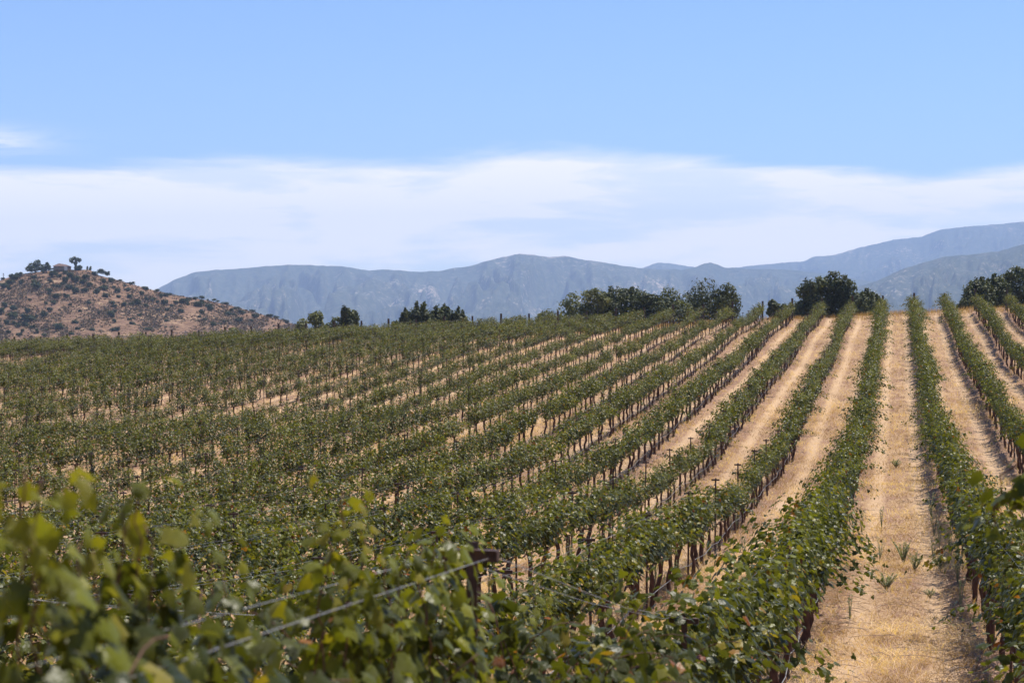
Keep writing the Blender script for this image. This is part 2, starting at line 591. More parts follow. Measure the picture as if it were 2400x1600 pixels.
hx = np.linspace(-700, 1100, 260)
hv = np.concatenate([np.linspace(-.6, 1, 90), np.linspace(1.03, 2.2, 20)])
PX, PV = np.meshgrid(hx, hv, indexing='ij')
yc = np.minimum(hill_crest(PX), HB - 6)
yc = np.where(PX > 714, np.interp(PX, [714, 900, 1100], [770, 826, 832]), yc)
dF = 760 + 260 * np.minimum(PV, 1) + 300 * np.maximum(PV - 1, 0)
yv = HB + (yc - HB) * np.minimum(PV, 1)
zz = z_at(yv, dF) - 60 * np.maximum(PV - 1, 0) ** 1.2
zz += 2.2 * fbm(PX / 60, PV * 4, 21, 4) * np.clip(1 - PV, 0, 1) * np.clip(PV + .6, 0, 1)
hx_w, hy_w = to_world(PX, dF)
tag(link('brown_hill', mesh('brown_hill', np.stack([hx_w, hy_w, zz], -1).reshape(-1, 3), grid_faces(len(hx), len(hv)), M_hill, smooth=True)),
    kind='structure')


# mountains --------------------------------------------------------------------
def mountain(name, pts, D, W, ybase, x0, x1, seed, amp, nx=620, nv=120):
    xs = [p[0] for p in pts]; ys = [p[1] for p in pts]
    hx = np.linspace(x0, x1, nx)
    hv = np.concatenate([np.linspace(-.15, 1, nv), np.linspace(1.02, 1.6, 12)])
    PX, PV = np.meshgrid(hx, hv, indexing='ij')
    yc = np.interp(PX, xs, ys) + .9 * fbm(PX / 14, PX * 0, seed + 3, 3) * 1.6
    zc = z_at(yc, D)
    zb = z_at(ybase, D - W)
    V1 = np.minimum(PV, 1)
    d = D - W * (1 - V1) + W * np.maximum(PV - 1, 0)
    # spurs and gullies that run down from the crest
    warp = fbm(PX / 90, PV * 2.2, seed, 3) * 1.6
    rid = 1 - 2 * np.abs(fbm(PX / 165 + warp + (1 - PV) * .8, PV * .9 + warp * .4, seed + 11, 4))
    fine = 1 - 2 * np.abs(fbm(PX / 34 + warp * 2, PV * 3, seed + 31, 4))
    env = np.sin(np.clip(V1, 0, 1) * np.pi) ** .75
    z = zb + (zc - zb) * np.clip(V1, -.2, 1) ** 1.15 if False else zb + (zc - zb) * np.sign(V1) * np.abs(V1) ** 1.15
    z = z + env * amp * ((rid - .75) * 1.0 + (fine - .72) * .24)
    z = z - (zc - zb) * .9 * np.maximum(PV - 1, 0)
    # never poke above the crest line
    lim = zc * d / D * .995
    z = np.where(PV < .97, np.minimum(z, lim - 2 * (1 - V1) * 10), z)
    X, Y = to_world(PX, d)
    o = link(name, mesh(name, np.stack([X, Y, z], -1).reshape(-1, 3), grid_faces(nx, len(hv)), M_mount, smooth=True))
    return tag(o, kind='structure')


mountain('far_mountain_ridge', [(1000, 700), (1300, 680), (1480, 640), (1507, 628), (1530, 619), (1548, 615), (1575, 618), (1600, 622), (1631, 627), (1700, 628),
                                (1729, 626), (1821, 617), (1882, 613), (1906, 602), (1957, 597), (2008, 582), (2093, 562), (2158, 555), (2205, 538), (2246, 533),
                                (2400, 520), (2600, 508), (3000, 540), (3400, 600)], 12500, 3600, 770, 1000, 3300, 100, 190)
mountain('mountain_ridge', [(-600, 800), (100, 770), (300, 716), (371, 675), (408, 656), (459, 637), (510, 632), (561, 630), (622, 624), (690, 620), (800, 624), (865, 634),
                            (899, 631), (984, 637), (1038, 634), (1065, 628), (1099, 624), (1140, 612), (1184, 601), (1218, 595), (1252, 597), (1286, 603),
                            (1327, 600), (1358, 607), (1412, 615), (1467, 624), (1520, 630), (1600, 632), (1631, 626), (1648, 618), (1665, 615), (1682, 620), (1699, 627), (1760, 630),
                            (1840, 632), (1906, 638), (1990, 650), (2100, 672), (2300, 710), (2600, 760)], 9200, 3300, 800, -600, 2500, 200, 150)
mountain('near_mountain_ridge', [(1850, 720), (1960, 690), (2059, 657), (2110, 633), (2161, 616), (2212, 602), (2280, 596), (2341, 589), (2400, 572), (2500, 548),
                                 (2700, 540), (3200, 580)], 6800, 2300, 790, 1850, 3200, 300, 105, nx=360)

# haze: one closed box of even air around everything
hv_, hf_ = box(0, 6600, 0, 22000, 14200, 1)
hv_[:, 2] = np.where(hv_[:, 2] < 0, -18.2, 900)
hm, N_, L_, out_ = new_mat('haze_air')
pv = N_.new('ShaderNodeVolumePrincipled')
pv.inputs['Color'].default_value = (.48, .66, 1.0, 1)
pv.inputs['Density'].default_value = 0.000085
pv.inputs['Anisotropy'].default_value = 0.0
L_.new(pv.outputs[0], out_.inputs['Volume'])
hz = tag(link('haze', mesh('haze', hv_, hf_, hm)), kind='stuff')

# ------------------------------------------------------------------ vine building blocks
def leaf_shape(kind):
    """outline of a five-lobed grape leaf, cupped; returns V, F(tris); x = width, y = towards tip, z = up"""
    if kind == 'high':
        n = 20
        a = np.linspace(0, 2 * np.pi, n, endpoint=False)          # 0 = tip
        r = .50 + .065 * np.cos(5 * a) + .05 * np.cos(a)
        r = np.where(np.abs(a - np.pi) < .2, .16, r)
        r = r * (1 + .07 * np.where(np.arange(n) % 2 == 0, 1, -1))
        x, y = r * np.sin(a), r * np.cos(a) + .42
        V = [[0, .35, 0]]
        for k in range(n):
            V.append([x[k] * .55, .42 + (y[k] - .42) * .55, 0])
        for k in range(n):
            V.append([x[k], y[k], 0])
        V = np.array(V)
        F = []
        for k in range(n):
            k2 = (k + 1) % n
            F.append([0, 1 + k2, 1 + k])
            F.append([1 + k, 1 + k2, 1 + n + k2]); F.append([1 + k, 1 + n + k2, 1 + n + k])
        F = np.array(F)
    else:
        pts = [(0, .12), (-.34, -.02), (-.52, .34), (-.30, .52), (-.30, .80), (0, 1.0), (.30, .80), (.30, .52), (.52, .34), (.34, -.02)]
        V = np.array([[x, y, 0] for x, y in pts] + [[0, .5, 0]], float)
        F = np.array([[10, (k + 1) % 10, k] for k in range(10)])
    V[:, 2] = -.30 * (np.abs(V[:, 0]) ** 1.6) - .22 * np.maximum(V[:, 1] - .45, 0) ** 1.5 - .06
    return V, F


LV, LF = leaf_shape('low')
HV_, HF_ = leaf_shape('high')


def grow_shoots(r, n_shoots, half=.88, spread=1.0, hmin=.95, extra=(), vig=1.0):
    """nodes of the canes of one vine: list of polylines (row along Y)"""
    out = []
    for k in range(n_shoots):
        y = -half + 2 * half * (k + r.random()) / n_shoots
        side = 1 if r.random() < .5 else -1
        p = np.array([r.normal(0, .04), y, hmin + r.random() * .08])
        lean = r.normal(.20, .17) * spread * side
        if r.random() < .085:
            lean = 1.1 * side
        d = np.array([lean, r.normal(0, .28), 1.0])
        d /= np.linalg.norm(d)
        n = int(r.integers(9, 20) * vig)
        pts = [p.copy()]
        for i in range(n):
            t = i / n
            g = .028 + .12 * t * abs(d[0]) * 1.8 + max(0, p[2] - 1.66) * .8 - .05 * (p[2] < 1.2)
            d = d + np.array([side * .006 * spread + r.normal(0, .07), r.normal(0, .07), -g])
            d /= np.linalg.norm(d)
            p = p + d * .066
            pts.append(p.copy())
        out.append(np.array(pts))
    for e in extra:
        out.append(np.asarray(e, float))
    return out


def leaves_on(r, shoots, size=.098, lateral=.85, tip_light=True, autumn=0.0, zmin=.93):
    """one row per leaf: position, normal, tip direction, scale, tint"""
    P, Nn, T, S, K = [], [], [], [], []
    base_t = r.uniform(.12, .34)
    for sh in shoots:
        st = np.clip(base_t + r.normal(0, .11), .03, .6)
        n = len(sh)
        for i in range(1, n):
            m = 1 + (1 if r.random() < lateral else 0) + (1 if r.random() < lateral * .6 else 0)
            for q in range(m):
                ang = r.uniform(0, 2 * np.pi)
                off = np.array([math.cos(ang) * .06, math.sin(ang) * .06, r.uniform(-.05, .05)]) * (1 + q * .7)
                pos = sh[i] + off
                if pos[2] < zmin + r.exponential(.05) - .06:
                    continue
                sx = 1 if pos[0] > 0 else -1
                nn = np.array([sx * .45 + off[0] * 5, off[1] * 4.5, .75]) + r.normal(0, .30, 3)
                nn /= np.linalg.norm(nn)
                t = np.array([off[0] * 6, off[1] * 6, -.8]) + r.normal(0, .45, 3)
                t -= nn * t.dot(nn)
                t /= np.linalg.norm(t) + 1e-9
                f = i / n
                sz = size * r.uniform(.7, 1.15) * (1 if f < .75 else 1 - (f - .75) * 2.0)
                tint = st + r.normal(0, .10) + (.16 if (f > .85 and tip_light) else 0)
                u = r.random()
                low = max(0, 1.15 - pos[2])
                if u < .045 + autumn + .20 * low:
                    tint = r.uniform(.72, .90)
                elif u < .062 + autumn * 1.6 + .26 * low:
                    tint = r.uniform(.88, 1.0)
                P.append(pos); Nn.append(nn); T.append(t); S.append(sz); K.append(np.clip(tint, .01, .99))
    return tuple(np.array(a) for a in (P, Nn, T, S, K))


def leaf_mesh_data(P, Nn, T, S, K, lv, lf):
    X = np.cross(T, Nn)
    V = P[:, None, :] + S[:, None, None] * (lv[None, :, 0:1] * X[:, None, :] + lv[None, :, 1:2] * T[:, None, :] + lv[None, :, 2:3] * Nn[:, None, :])
    n, k = len(P), len(lv)
    F = (lf[None, :, :] + (np.arange(n) * k)[:, None, None]).reshape(-1, 3)
    return V.reshape(-1, 3), F, np.repeat(K, k)


def cordon_arm(r, s, bare=1.0):
    ys = np.linspace(0, .86, 7) * s * bare
    return np.stack([np.cumsum(r.normal(0, .012, 7)), ys, .90 + np.cumsum(r.normal(0, .010, 7)) - .04 * (np.arange(7) == 0)], -1)


def trunk_mesh(r, name='trunk'):
    n = 8
    z = np.linspace(-.12, .93, n)
    wob = np.cumsum(r.normal(0, .028, (n, 2)), axis=0)
    wob -= wob[0]
    wob -= (z - z[0])[:, None] / (z[-1] - z[0]) * wob[-1] * .7
    P = np.stack([wob[:, 0], wob[:, 1], z], -1)
    rad = np.interp(z, [-.12, .1, .8, .93], [.070, .052, .045, .055]) * (1 + r.normal(0, .10, n))
    top = P[-1]
    V1, F1 = tube(P, rad, 7)
    pieces = [(V1, F1)]
    for s in (-1, 1):
        a = cordon_arm(r, s)
        a[:, 0] += top[0]; a[:, 1] += top[1]; a[0, 2] = .90
        pieces.append(tube(a, np.linspace(.030, .016, len(a)), 6))
    V, F = cat_mesh(pieces)
    return mesh(name, V, F, M_bark, smooth=True)


def foliage_mesh(r, n_shoots=17, name='foliage', **kw):
    sh = grow_shoots(r, n_shoots, **kw)
    V, F, K = leaf_mesh_data(*leaves_on(r, sh), LV, LF)
    return mesh(name, V, F, M_leaf, tint=K)


PROTO = []
for i in range(14):
    r = np.random.default_rng(100 + i)
    ns = [17, 20, 15, 18, 24, 14, 18, 16, 22, 17, 10, 20, 13, 19][i]
    PROTO.append((trunk_mesh(r), foliage_mesh(r, ns, spread=r.uniform(.75, 1.3), vig=r.uniform(.85, 1.12), half=r.uniform(.66, .92))))
# sparse vine whose cordon shows bare
r = np.random.default_rng(300)
PROTO_SPARSE = (trunk_mesh(r), foliage_mesh(r, 6))

# leaf variants for the vines right in front of the lens
LEAF_VARIANTS = []
for i in range(48):
    r = np.random.default_rng(500 + i)
    V = HV_.copy()
    V[:, 2] += .06 * np.sin(V[:, 0] * r.uniform(5, 9) + r.uniform(0, 6)) + .05 * np.sin(V[:, 1] * r.uniform(4, 8) + r.uniform(0, 6))
    V[:, 2] -= r.uniform(-.1, 1.3) * V[:, 0] ** 2 + r.uniform(0, .7) * np.maximum(V[:, 1] - .3, 0) ** 2
    V[:, 0] *= r.uniform(.9, 1.12)
    t = i / 47
    tint = np.interp(t, [0, .42, .66, .82, .93, 1], [.06, .30, .48, .68, .84, .97])
    LEAF_VARIANTS.append((tint, mesh('leaf', V, HF_, M_leaf, tint=np.full(len(V), tint), smooth=True)))
LT = np.array([t for t, _ in LEAF_VARIANTS])


def leaf_objects(root, r, data, cap=300):
    """the largest-showing leaves as objects of their own, the rest joined"""
    P, Nn, T, S, K = data
    base = np.array(root.location)
    order = np.argsort(np.linalg.norm(P + base, axis=1) - .6 * P[:, 2])
    pick = order[:cap]
    rest = order[cap:]
    for i in pick:
        X = np.cross(T[i], Nn[i])
        k = int(np.clip(np.argmin(np.abs(LT - K[i])) + r.integers(-2, 3), 0, 47))
        o = link('leaf', LEAF_VARIANTS[k][1], root)
        s = float(S[i])
        o.matrix_local = Matrix(((X[0] * s, T[i][0] * s, Nn[i][0] * s, P[i][0]), (X[1] * s, T[i][1] * s, Nn[i][1] * s, P[i][1]),
                                 (X[2] * s, T[i][2] * s, Nn[i][2] * s, P[i][2]), (0, 0, 0, 1)))
    if len(rest):
        V, F, KK = leaf_mesh_data(P[rest], Nn[rest], T[rest], S[rest], K[rest], HV_, HF_)
        tag(link('foliage', mesh('foliage', V, F, M_leaf, tint=KK, smooth=True), root), kind='stuff')


# ------------------------------------------------------------------ rows
def in_view(x, y, margin=180, zc=None):
    d = y * CT - x * ST
    if d < .8:
        return False
    px = 1200 + FPX * (x * CT + y * ST) / d
    m = margin + FPX * 1.0 / d
    return -m < px < 2400 + m


def visible(x, y, hgt=1.6):
    """not hidden behind the swell of the ground and in frame (rough)"""
    return in_view(x, y)


def row_words(n):
    # n = -1 is the row left of the alley under the camera, 0 the row right of it
    if n < 0:
        return nth(-n) + ' row left of the alley'
    return nth(n + 1) + ' row right of the alley'


rows = list(range(-35, 7))
vines, posts = [], []
for n in rows:
    x = (n + .5) * ROW
    rr = np.random.default_rng(1000 + n)
    k = 0
    while True:
        y = 2.625 + 1.75 * k
        if y > ROW_END - 1.2:
            break
        k += 1
        vx, vy = x + rr.normal(0, .04), y + rr.normal(0, .10)
        vigour = float(fbm(x * .11 + 40, y * .045, 88, 3)) * .9 + rr.normal(0, .10)
        miss = rr.random() < .012 + (.10 if vigour < -.28 else 0)
        sc = float(np.clip(.93 + vigour * .75, .58, 1.08))
        if in_view(x, y) and not (miss and y > 15):
            if n >= -1:
                sc = 1.04 + (sc - .9) * .8 + rr.uniform(-.13, .16)
            vines.append((vy * CT - vx * ST, n, vx, vy, sc, rr.random()))
    k = 0
    shift = 0 if n in (-1,) else rr.uniform(-2.6, 2.6) if n < -1 else rr.uniform(-.8, .8)
    while True:
        y = 7.04 + 7.0 * k + shift
        if y > ROW_END - 3:
            break
        k += 1
        if in_view(x, y):
            posts.append((y * CT - x * ST, n, x + rr.normal(0, .02), y + rr.normal(0, .05)))
vines.sort()
posts.sort()

# special shoots of the row in front of the camera, as pixel columns and tops seen in the photograph
SPECIAL = {}
for px, py, lean in ((20, 1105, .15), (60, 1120, .1), (330, 1135, .3), (300, 1200, .1), (510, 1320, .15), (535, 1340, .05), (800, 1150, -.10), (850, 1260, .2), (1050, 1240, .05), (1290, 1375, .05),
                     (1446, 1375, .3), (230, 1290, .0), (955, 1290, .2), (1060, 1290, .02), (1075, 1300, .0), (985, 1265, .1), (1015, 1285, -.1), (1035, 1262, .1), (900, 1330, .1), (780, 1230, .1), (150, 1270, .1), (40, 1260, .1), (350, 1230, .05)):
    Xr = -.5 * ROW
    # y along the row for this column
    lo, hi = 2.0, 40.0
    for _ in range(50):
        mid = (lo + hi) / 2
        c = 1200 + FPX * (Xr * CT + mid * ST) / (mid * CT - Xr * ST)
        lo, hi = (mid, hi) if c < px else (lo, mid)
    d = lo * CT - Xr * ST
    SPECIAL.setdefault(int(round((lo - 2.625) / 1.75)), []).append((lo, z_at(py, d), lean))

n_label = {}
near, far = vines[:300], vines[300:]
near_sorted = sorted(near, key=lambda v: (v[1], v[3]))
foliage_objs = {}
VG = 'grapevines trained in rows across the vineyard'
for d, n, x, y, sc, u in near_sorted:
    n_label[n] = n_label.get(n, 0) + 1
    z = float(ground_z(x, y))
    root = empty('grapevine', (x, y, z))
    pi = int(u * 997) % 14
    front = (n == -1 and y < 12.5)
    kk = int(round((y - 2.625) / 1.75))
    reach = {3: [[(0, 0, 1.2), (-.35, -.05, 2.0), (-.75, -.1, 2.36), (-1.04, -.1, 2.38), (-1.12, -.05, 2.25), (-1.14, 0, 2.12), (-1.15, 0, 2.02)],
                 [(0, .2, 1.2), (-.4, .1, 1.9), (-.85, .0, 2.22), (-1.08, .0, 2.2), (-1.14, .05, 2.05)]],
             7: [[(0, -.2, 1.0), (-.4, -.2, 1.5), (-.75, -.25, 1.75), (-.98, -.3, 1.62)],
                 [(0, .2, 1.0), (-.3, .2, 1.4), (-.65, .2, 1.55), (-.85, .2, 1.40), (-.95, .2, 1.2)],
                 [(0, 0, 1.0), (-.35, 0, 1.25), (-.7, 0, 1.3), (-.9, 0, 1.1)]]}.get(kk) if n == 0 else None
    sparse = (not front and (u < .03 or (sc < .72 and u < .3)))
    lab = ('sparse' if sparse else 'leafy') + ' grapevine, ' + nth(n_label[n]) + ' from the front, in the ' + row_words(n)
    tag(root, lab, 'grapevine', VG)
    if front:
        r = np.random.default_rng(int(4000 + y * 10))
        k = int(round((y - 2.625) / 1.75))
        extra = []
        for (sy, topz, lean) in SPECIAL.get(k, []):
            m = 34
            t = np.linspace(0, 1, m)
            yy = (sy - y) + lean * .5 * (t - 1) ** 2 - .12 * (1 - t)
            xx = .10 * np.sin(t * 2.2) * lean + r.normal(0, .008, m).cumsum()
            xx -= xx[-1]
            zz_ = 1.0 + (topz - z - 1.0) * t
            extra.append(np.stack([xx, yy, zz_], -1))
        sh = grow_shoots(r, 19 if k <= 3 else 24, spread=1.5, vig=1.15)
        cc = r.uniform(-.85, .85, 4)
        sh = [c_ + np.array([0, (cc[np.argmin(np.abs(cc - c_[0, 1]))] - c_[0, 1]) * .6, 0]) for c_ in sh]
        sh = [c_ + np.array([0, .16 * math.sin(c_[0, 1] * 9 + k), 0]) for c_ in sh]
        # keep the row's general top where the photograph has it
        tz = {0: 2.10, 1: 1.94, 2: 1.98, 3: 1.84}.get(k, 1.86)
        for s_ in sh:
            top_ = tz - .03 - r.exponential(.22)
            zm = s_[:, 2].max()
            if zm > top_:
                s_[:, 2] = np.where(s_[:, 2] > .95, .95 + (s_[:, 2] - .95) * max(.1, (top_ - .95)) / (zm - .95), s_[:, 2])
        data1 = leaves_on(r, sh, size=.080, lateral=1.0, autumn=.015)
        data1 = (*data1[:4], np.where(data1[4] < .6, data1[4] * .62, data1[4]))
        if extra:
            data2 = leaves_on(r, extra, size=.072, lateral=1.0)
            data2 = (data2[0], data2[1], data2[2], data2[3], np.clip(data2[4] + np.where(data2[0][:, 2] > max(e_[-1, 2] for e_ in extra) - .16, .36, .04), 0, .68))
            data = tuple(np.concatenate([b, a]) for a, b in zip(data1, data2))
        else:
            data = data1
        link('trunk', PROTO[pi][0], root)
        V, F = cat_mesh([tube(s_, np.linspace(.0045, .002, len(s_)), 5) for s_ in sh + extra])
        link('shoots', mesh('shoots', V, F, M_shoot, smooth=True), root)['kind'] = 'stuff'
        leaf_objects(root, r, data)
        continue
    if reach:
        r = np.random.default_rng(int(6000 + kk))
        ex = []
        for c in reach:
            c = np.array(c, float)
            q = np.linspace(0, 1, len(c)); t = np.linspace(0, 1, 22)
            ex.append(np.stack([np.interp(t, q, c[:, a]) for a in range(3)], -1) + r.normal(0, .012, (22, 3)))
        link('trunk', PROTO[pi][0], root)
        V, F = cat_mesh([tube(c, .003, 5) for c in ex])
        tag(link('shoots', mesh('shoots', V, F, M_shoot, smooth=True), root), kind='stuff')
        data = tuple(np.concatenate([b, a]) for a, b in zip(leaves_on(r, grow_shoots(r, 18)), (lambda q_: (*q_[:4], np.minimum(q_[4], .5)))(leaves_on(r, ex, size=.066 if kk == 3 else .082, lateral=1.0))))
        V, F, K = leaf_mesh_data(*data, HV_, HF_)
        tag(link('foliage', mesh('foliage', V, F, M_leaf, tint=K, smooth=True), root), kind='stuff')
        continue
    tm, fm = PROTO_SPARSE if sparse else PROTO[pi]
    a = link('trunk', tm, root)
    b = link('foliage', fm, root)
    b['kind'] = 'stuff'
    flip = math.pi if (u * 31) % 1 < .5 else 0
    root.rotation_euler = (0, 0, flip)
    root.scale = (sc, 1, (1.05 + (u * 17 % 1) * .17) if n >= -1 else sc ** .8)
    if not sparse:
        foliage_objs.setdefault(pi, (a, b))


# the vines past the nearest 300: one object, instanced with geometry nodes from the vines already built
def instancer(name, pts, protos, seed=1):
    """pts: list of (x, y, z, rz, sx, sz, idx); protos: list of lists of objects"""
    me = bpy.data.meshes.new(name)
    me.vertices.add(len(pts))
    A = np.array(pts, dtype=np.float32)
    me.vertices.foreach_set('co', A[:, :3].ravel())
    for nm, tp, col in (('rz', 'FLOAT', A[:, 3]), ('idx', 'INT', A[:, 6].astype(np.int32))):
        at = me.attributes.new(nm, tp, 'POINT')
        at.data.foreach_set('value', np.ascontiguousarray(col))
    at = me.attributes.new('scl', 'FLOAT_VECTOR', 'POINT')
    at.data.foreach_set('vector', np.ascontiguousarray(np.stack([A[:, 4], np.ones(len(A), np.float32), A[:, 5]], -1)).ravel())
    me.update()
    o = link(name, me)
    ng = bpy.data.node_groups.new(name, 'GeometryNodeTree')
    ng.interface.new_socket('Geometry', in_out='INPUT', socket_type='NodeSocketGeometry')
    ng.interface.new_socket('Geometry', in_out='OUTPUT', socket_type='NodeSocketGeometry')
    N, L = ng.nodes, ng.links
    gi, go = N.new('NodeGroupInput'), N.new('NodeGroupOutput')

    def attr(nm, tp):
        n = N.new('GeometryNodeInputNamedAttribute')
        n.data_type = tp
        n.inputs[0].default_value = nm
        return n.outputs[0]
    rot = N.new('ShaderNodeCombineXYZ')
    L.new(attr('rz', 'FLOAT'), rot.inputs[2])
    join = N.new('GeometryNodeJoinGeometry')
    for gi_, group in enumerate(protos):
        cmp_ = N.new('FunctionNodeCompare')
        cmp_.data_type = 'INT'
        cmp_.operation = 'EQUAL'
        L.new(attr('idx', 'INT'), cmp_.inputs[2])
        cmp_.inputs[3].default_value = gi_
        for ob in group:
            oi = N.new('GeometryNodeObjectInfo')
            oi.transform_space = 'ORIGINAL'
            oi.inputs['Object'].default_value = ob
            oi.inputs['As Instance'].default_value = True
            ip = N.new('GeometryNodeInstanceOnPoints')
            L.new(gi.outputs[0], ip.inputs['Points'])
            L.new(cmp_.outputs[0], ip.inputs['Selection'])
            L.new(oi.outputs['Geometry'], ip.inputs['Instance'])
            L.new(rot.outputs[0], ip.inputs['Rotation'])
            L.new(attr('scl', 'FLOAT_VECTOR'), ip.inputs['Scale'])
            L.new(ip.outputs[0], join.inputs[0])
    L.new(join.outputs[0], go.inputs[0])
    mod = o.modifiers.new('scatter', 'NODES')
    mod.node_group = ng
    return o


keys = sorted(foliage_objs)
pts = []
for d, n, x, y, sc, u in far:
    pts.append((x, y, float(ground_z(x, y)), math.pi if (u * 31) % 1 < .5 else 0, sc * 1.0, (1.03 + (u * 17 % 1) * .15) if n >= -1 else sc ** .8, int(u * 997) % len(keys)))
tag(instancer('distant_grapevines', pts, [foliage_objs[k] for k in keys]), 'green grapevines beyond the nearest rows climbing to the crest', 'grapevines', kind='stuff')


# ------------------------------------------------------------------ trellis posts and wires
def stake_mesh():
    h = 2.01
    pieces = [box(0, 0, h / 2 - .15, .042, .006, h + .3), box(0, .016, h / 2 - .15, .006, .026, h + .3)]
    V, F = cat_mesh(pieces)
    return mesh('stake', V, F, M_rust)


def crossarm_mesh():
    pieces = [box(0, -.012, 1.96, .20, .005, .040), box(0, -.030, 1.9825, .20, .041, .005),
              box(-.1025, -.030, 1.965, .005, .035, .034), box(.1025, -.030, 1.965, .005, .035, .034)]
    V, F = cat_mesh(pieces)
    return mesh('crossarm', V, F, M_rust)


SM, CM = stake_mesh(), crossarm_mesh()
PGp = 'steel trellis posts standing in the vine rows'
cnt = {}
proto_post = None
for d, n, x, y in sorted(posts[:300], key=lambda v: (v[1], v[3])):
    cnt[n] = cnt.get(n, 0) + 1
    p = empty('trellis_post', (x, y, float(ground_z(x, y))))
    rr = random.Random(int(x * 100 + y * 7))
    p.rotation_euler = (R(rr.uniform(-1.5, 1.5)), R(rr.uniform(-1.5, 1.5)), R(rr.uniform(-6, 6)))
    s1 = link('stake', SM, p)
    s2 = link('crossarm', CM, p)
    proto_post = proto_post or (s1, s2)
    tag(p, 'brown steel post, ' + nth(cnt[n]) + ' from the front, in the ' + row_words(n), 'trellis post', PGp)
pts = [(x, y, float(ground_z(x, y)), 0, 1, 1, 0) for d, n, x, y in posts[300:]]
tag(instancer('distant_trellis_posts', pts, [proto_post]), 'small dark trellis posts in the far rows', 'trellis posts', kind='stuff')

# wires: two on the crossarms, one at the cordon, a drip hose below it
for n in rows:
    x = (n + .5) * ROW
    ys = [7.04 + 7.0 * k for k in range(-2, 29)]
    ys = [y for y in ys if y < ROW_END and (in_view(x, y, 900) or y < 15)]
    if len(ys) < 2:
        continue
    root = empty('row_wires', (x, ys[0], float(ground_z(x, ys[0]))))
    base = np.array(root.location)
    side = 'left' if n < 0 else 'right'
    tag(root, 'grey trellis wires and drip hose strung along the ' + row_words(n), 'trellis wire', 'trellis wires strung along the vine rows')

    def line(nm, dx, h, sag, rad, mat, per=2, sides=4, jit=0.0):
        P = []
        rr = np.random.default_rng(n * 10 + int(h * 10) + 900)
        for a, b in zip(ys[:-1], ys[1:]):
            za, zb = float(ground_z(x, a)) + h, float(ground_z(x, b)) + h
            for k in range(per):
                t = k / per
                P.append([x + dx + rr.normal(0, jit), a + (b - a) * t, za + (zb - za) * t - sag * 4 * t * (1 - t) + rr.normal(0, jit)])
        P.append([x + dx, ys[-1], float(ground_z(x, ys[-1])) + h])
        V, F = tube(np.array(P) - base, rad, sides)
        link(nm, mesh(nm, V, F, mat, smooth=True), root)
    line('wire', -.095, 1.965, .03, .0015, M_wire)
    line('wire', .095, 1.965, .05, .0015, M_wire)
    line('wire', 0, .93, .02, .0015, M_wire)
    line('drip_hose', .05, .50, .10, .0075, M_hose, per=4, sides=5, jit=.02)

# end posts at the crest ---------------------------------------------------------
def round_post(h, rad, r):
    P = [[0, 0, -.3], [0, 0, h * .5], [0, 0, h]]
    V, F = tube(P, [rad * 1.05, rad, rad * .97], 10)
    return mesh('end_post', V, F, M_wood, smooth=False)


EP = [round_post(2.35, .115, 0), round_post(2.2, .105, 1)]
k = 0
for n in sorted(rows):
    x, y = (n + .5) * ROW, ROW_END + 1.2
    if not in_view(x, y, 60):
        continue
    k += 1
    o = link('end_post', EP[n % 2])
    o.location = (x, y, float(ground_z(x, y)))
    o.rotation_euler = (R(random.uniform(-2, 5)), R(random.uniform(-2, 2)), 0)
    tag(o, 'thick dark wooden post ending the ' + row_words(n) + ' on the crest', 'end post', 'wooden end posts along the crest')

# ------------------------------------------------------------------ trees behind the crest
def puff_cloud(r, lobes, per, size, up=.3, flat=.5):
    """small leaf clump faces spread through ellipsoid lobes. lobe = (x,y,z,rx,ry,rz)"""
    Ps, Ns, Ks, Ss = [], [], [], []
    for (cx, cy_, cz, rx, ry, rz, n, tn) in lobes:
        u = r.normal(0, 1, (n, 3))
        u /= np.linalg.norm(u, axis=1)[:, None]
        rad = r.uniform(.45, 1.0, n) ** .45 * (1 + .12 * r.normal(0, 1, n))
        P = u * rad[:, None] * (rx, ry, rz) + (cx, cy_, cz)
        Nn = u + r.normal(0, .55, (n, 3)) + (0, 0, up)
        Nn /= np.linalg.norm(Nn, axis=1)[:, None]
        Ps.append(P); Ns.append(Nn)
        Ks.append(np.clip(tn + r.normal(0, .16, n), 0, 1)); Ss.append(size * r.uniform(.6, 1.35, n))
    P, Nn, K, S = map(np.concatenate, (Ps, Ns, Ks, Ss))
    T = r.normal(0, 1, P.shape) + (0, 0, .6)
    T -= Nn * (T * Nn).sum(1)[:, None]
    T /= np.linalg.norm(T, axis=1)[:, None] + 1e-9
    lv = np.array([[0, -.5, 0], [.28, -.05, .05], [0, .6, 0], [-.28, -.05, .05]])
    lf = np.array([[0, 1, 2], [0, 2, 3]])
    return leaf_mesh_data(P, Nn, T, S, K, lv, lf)


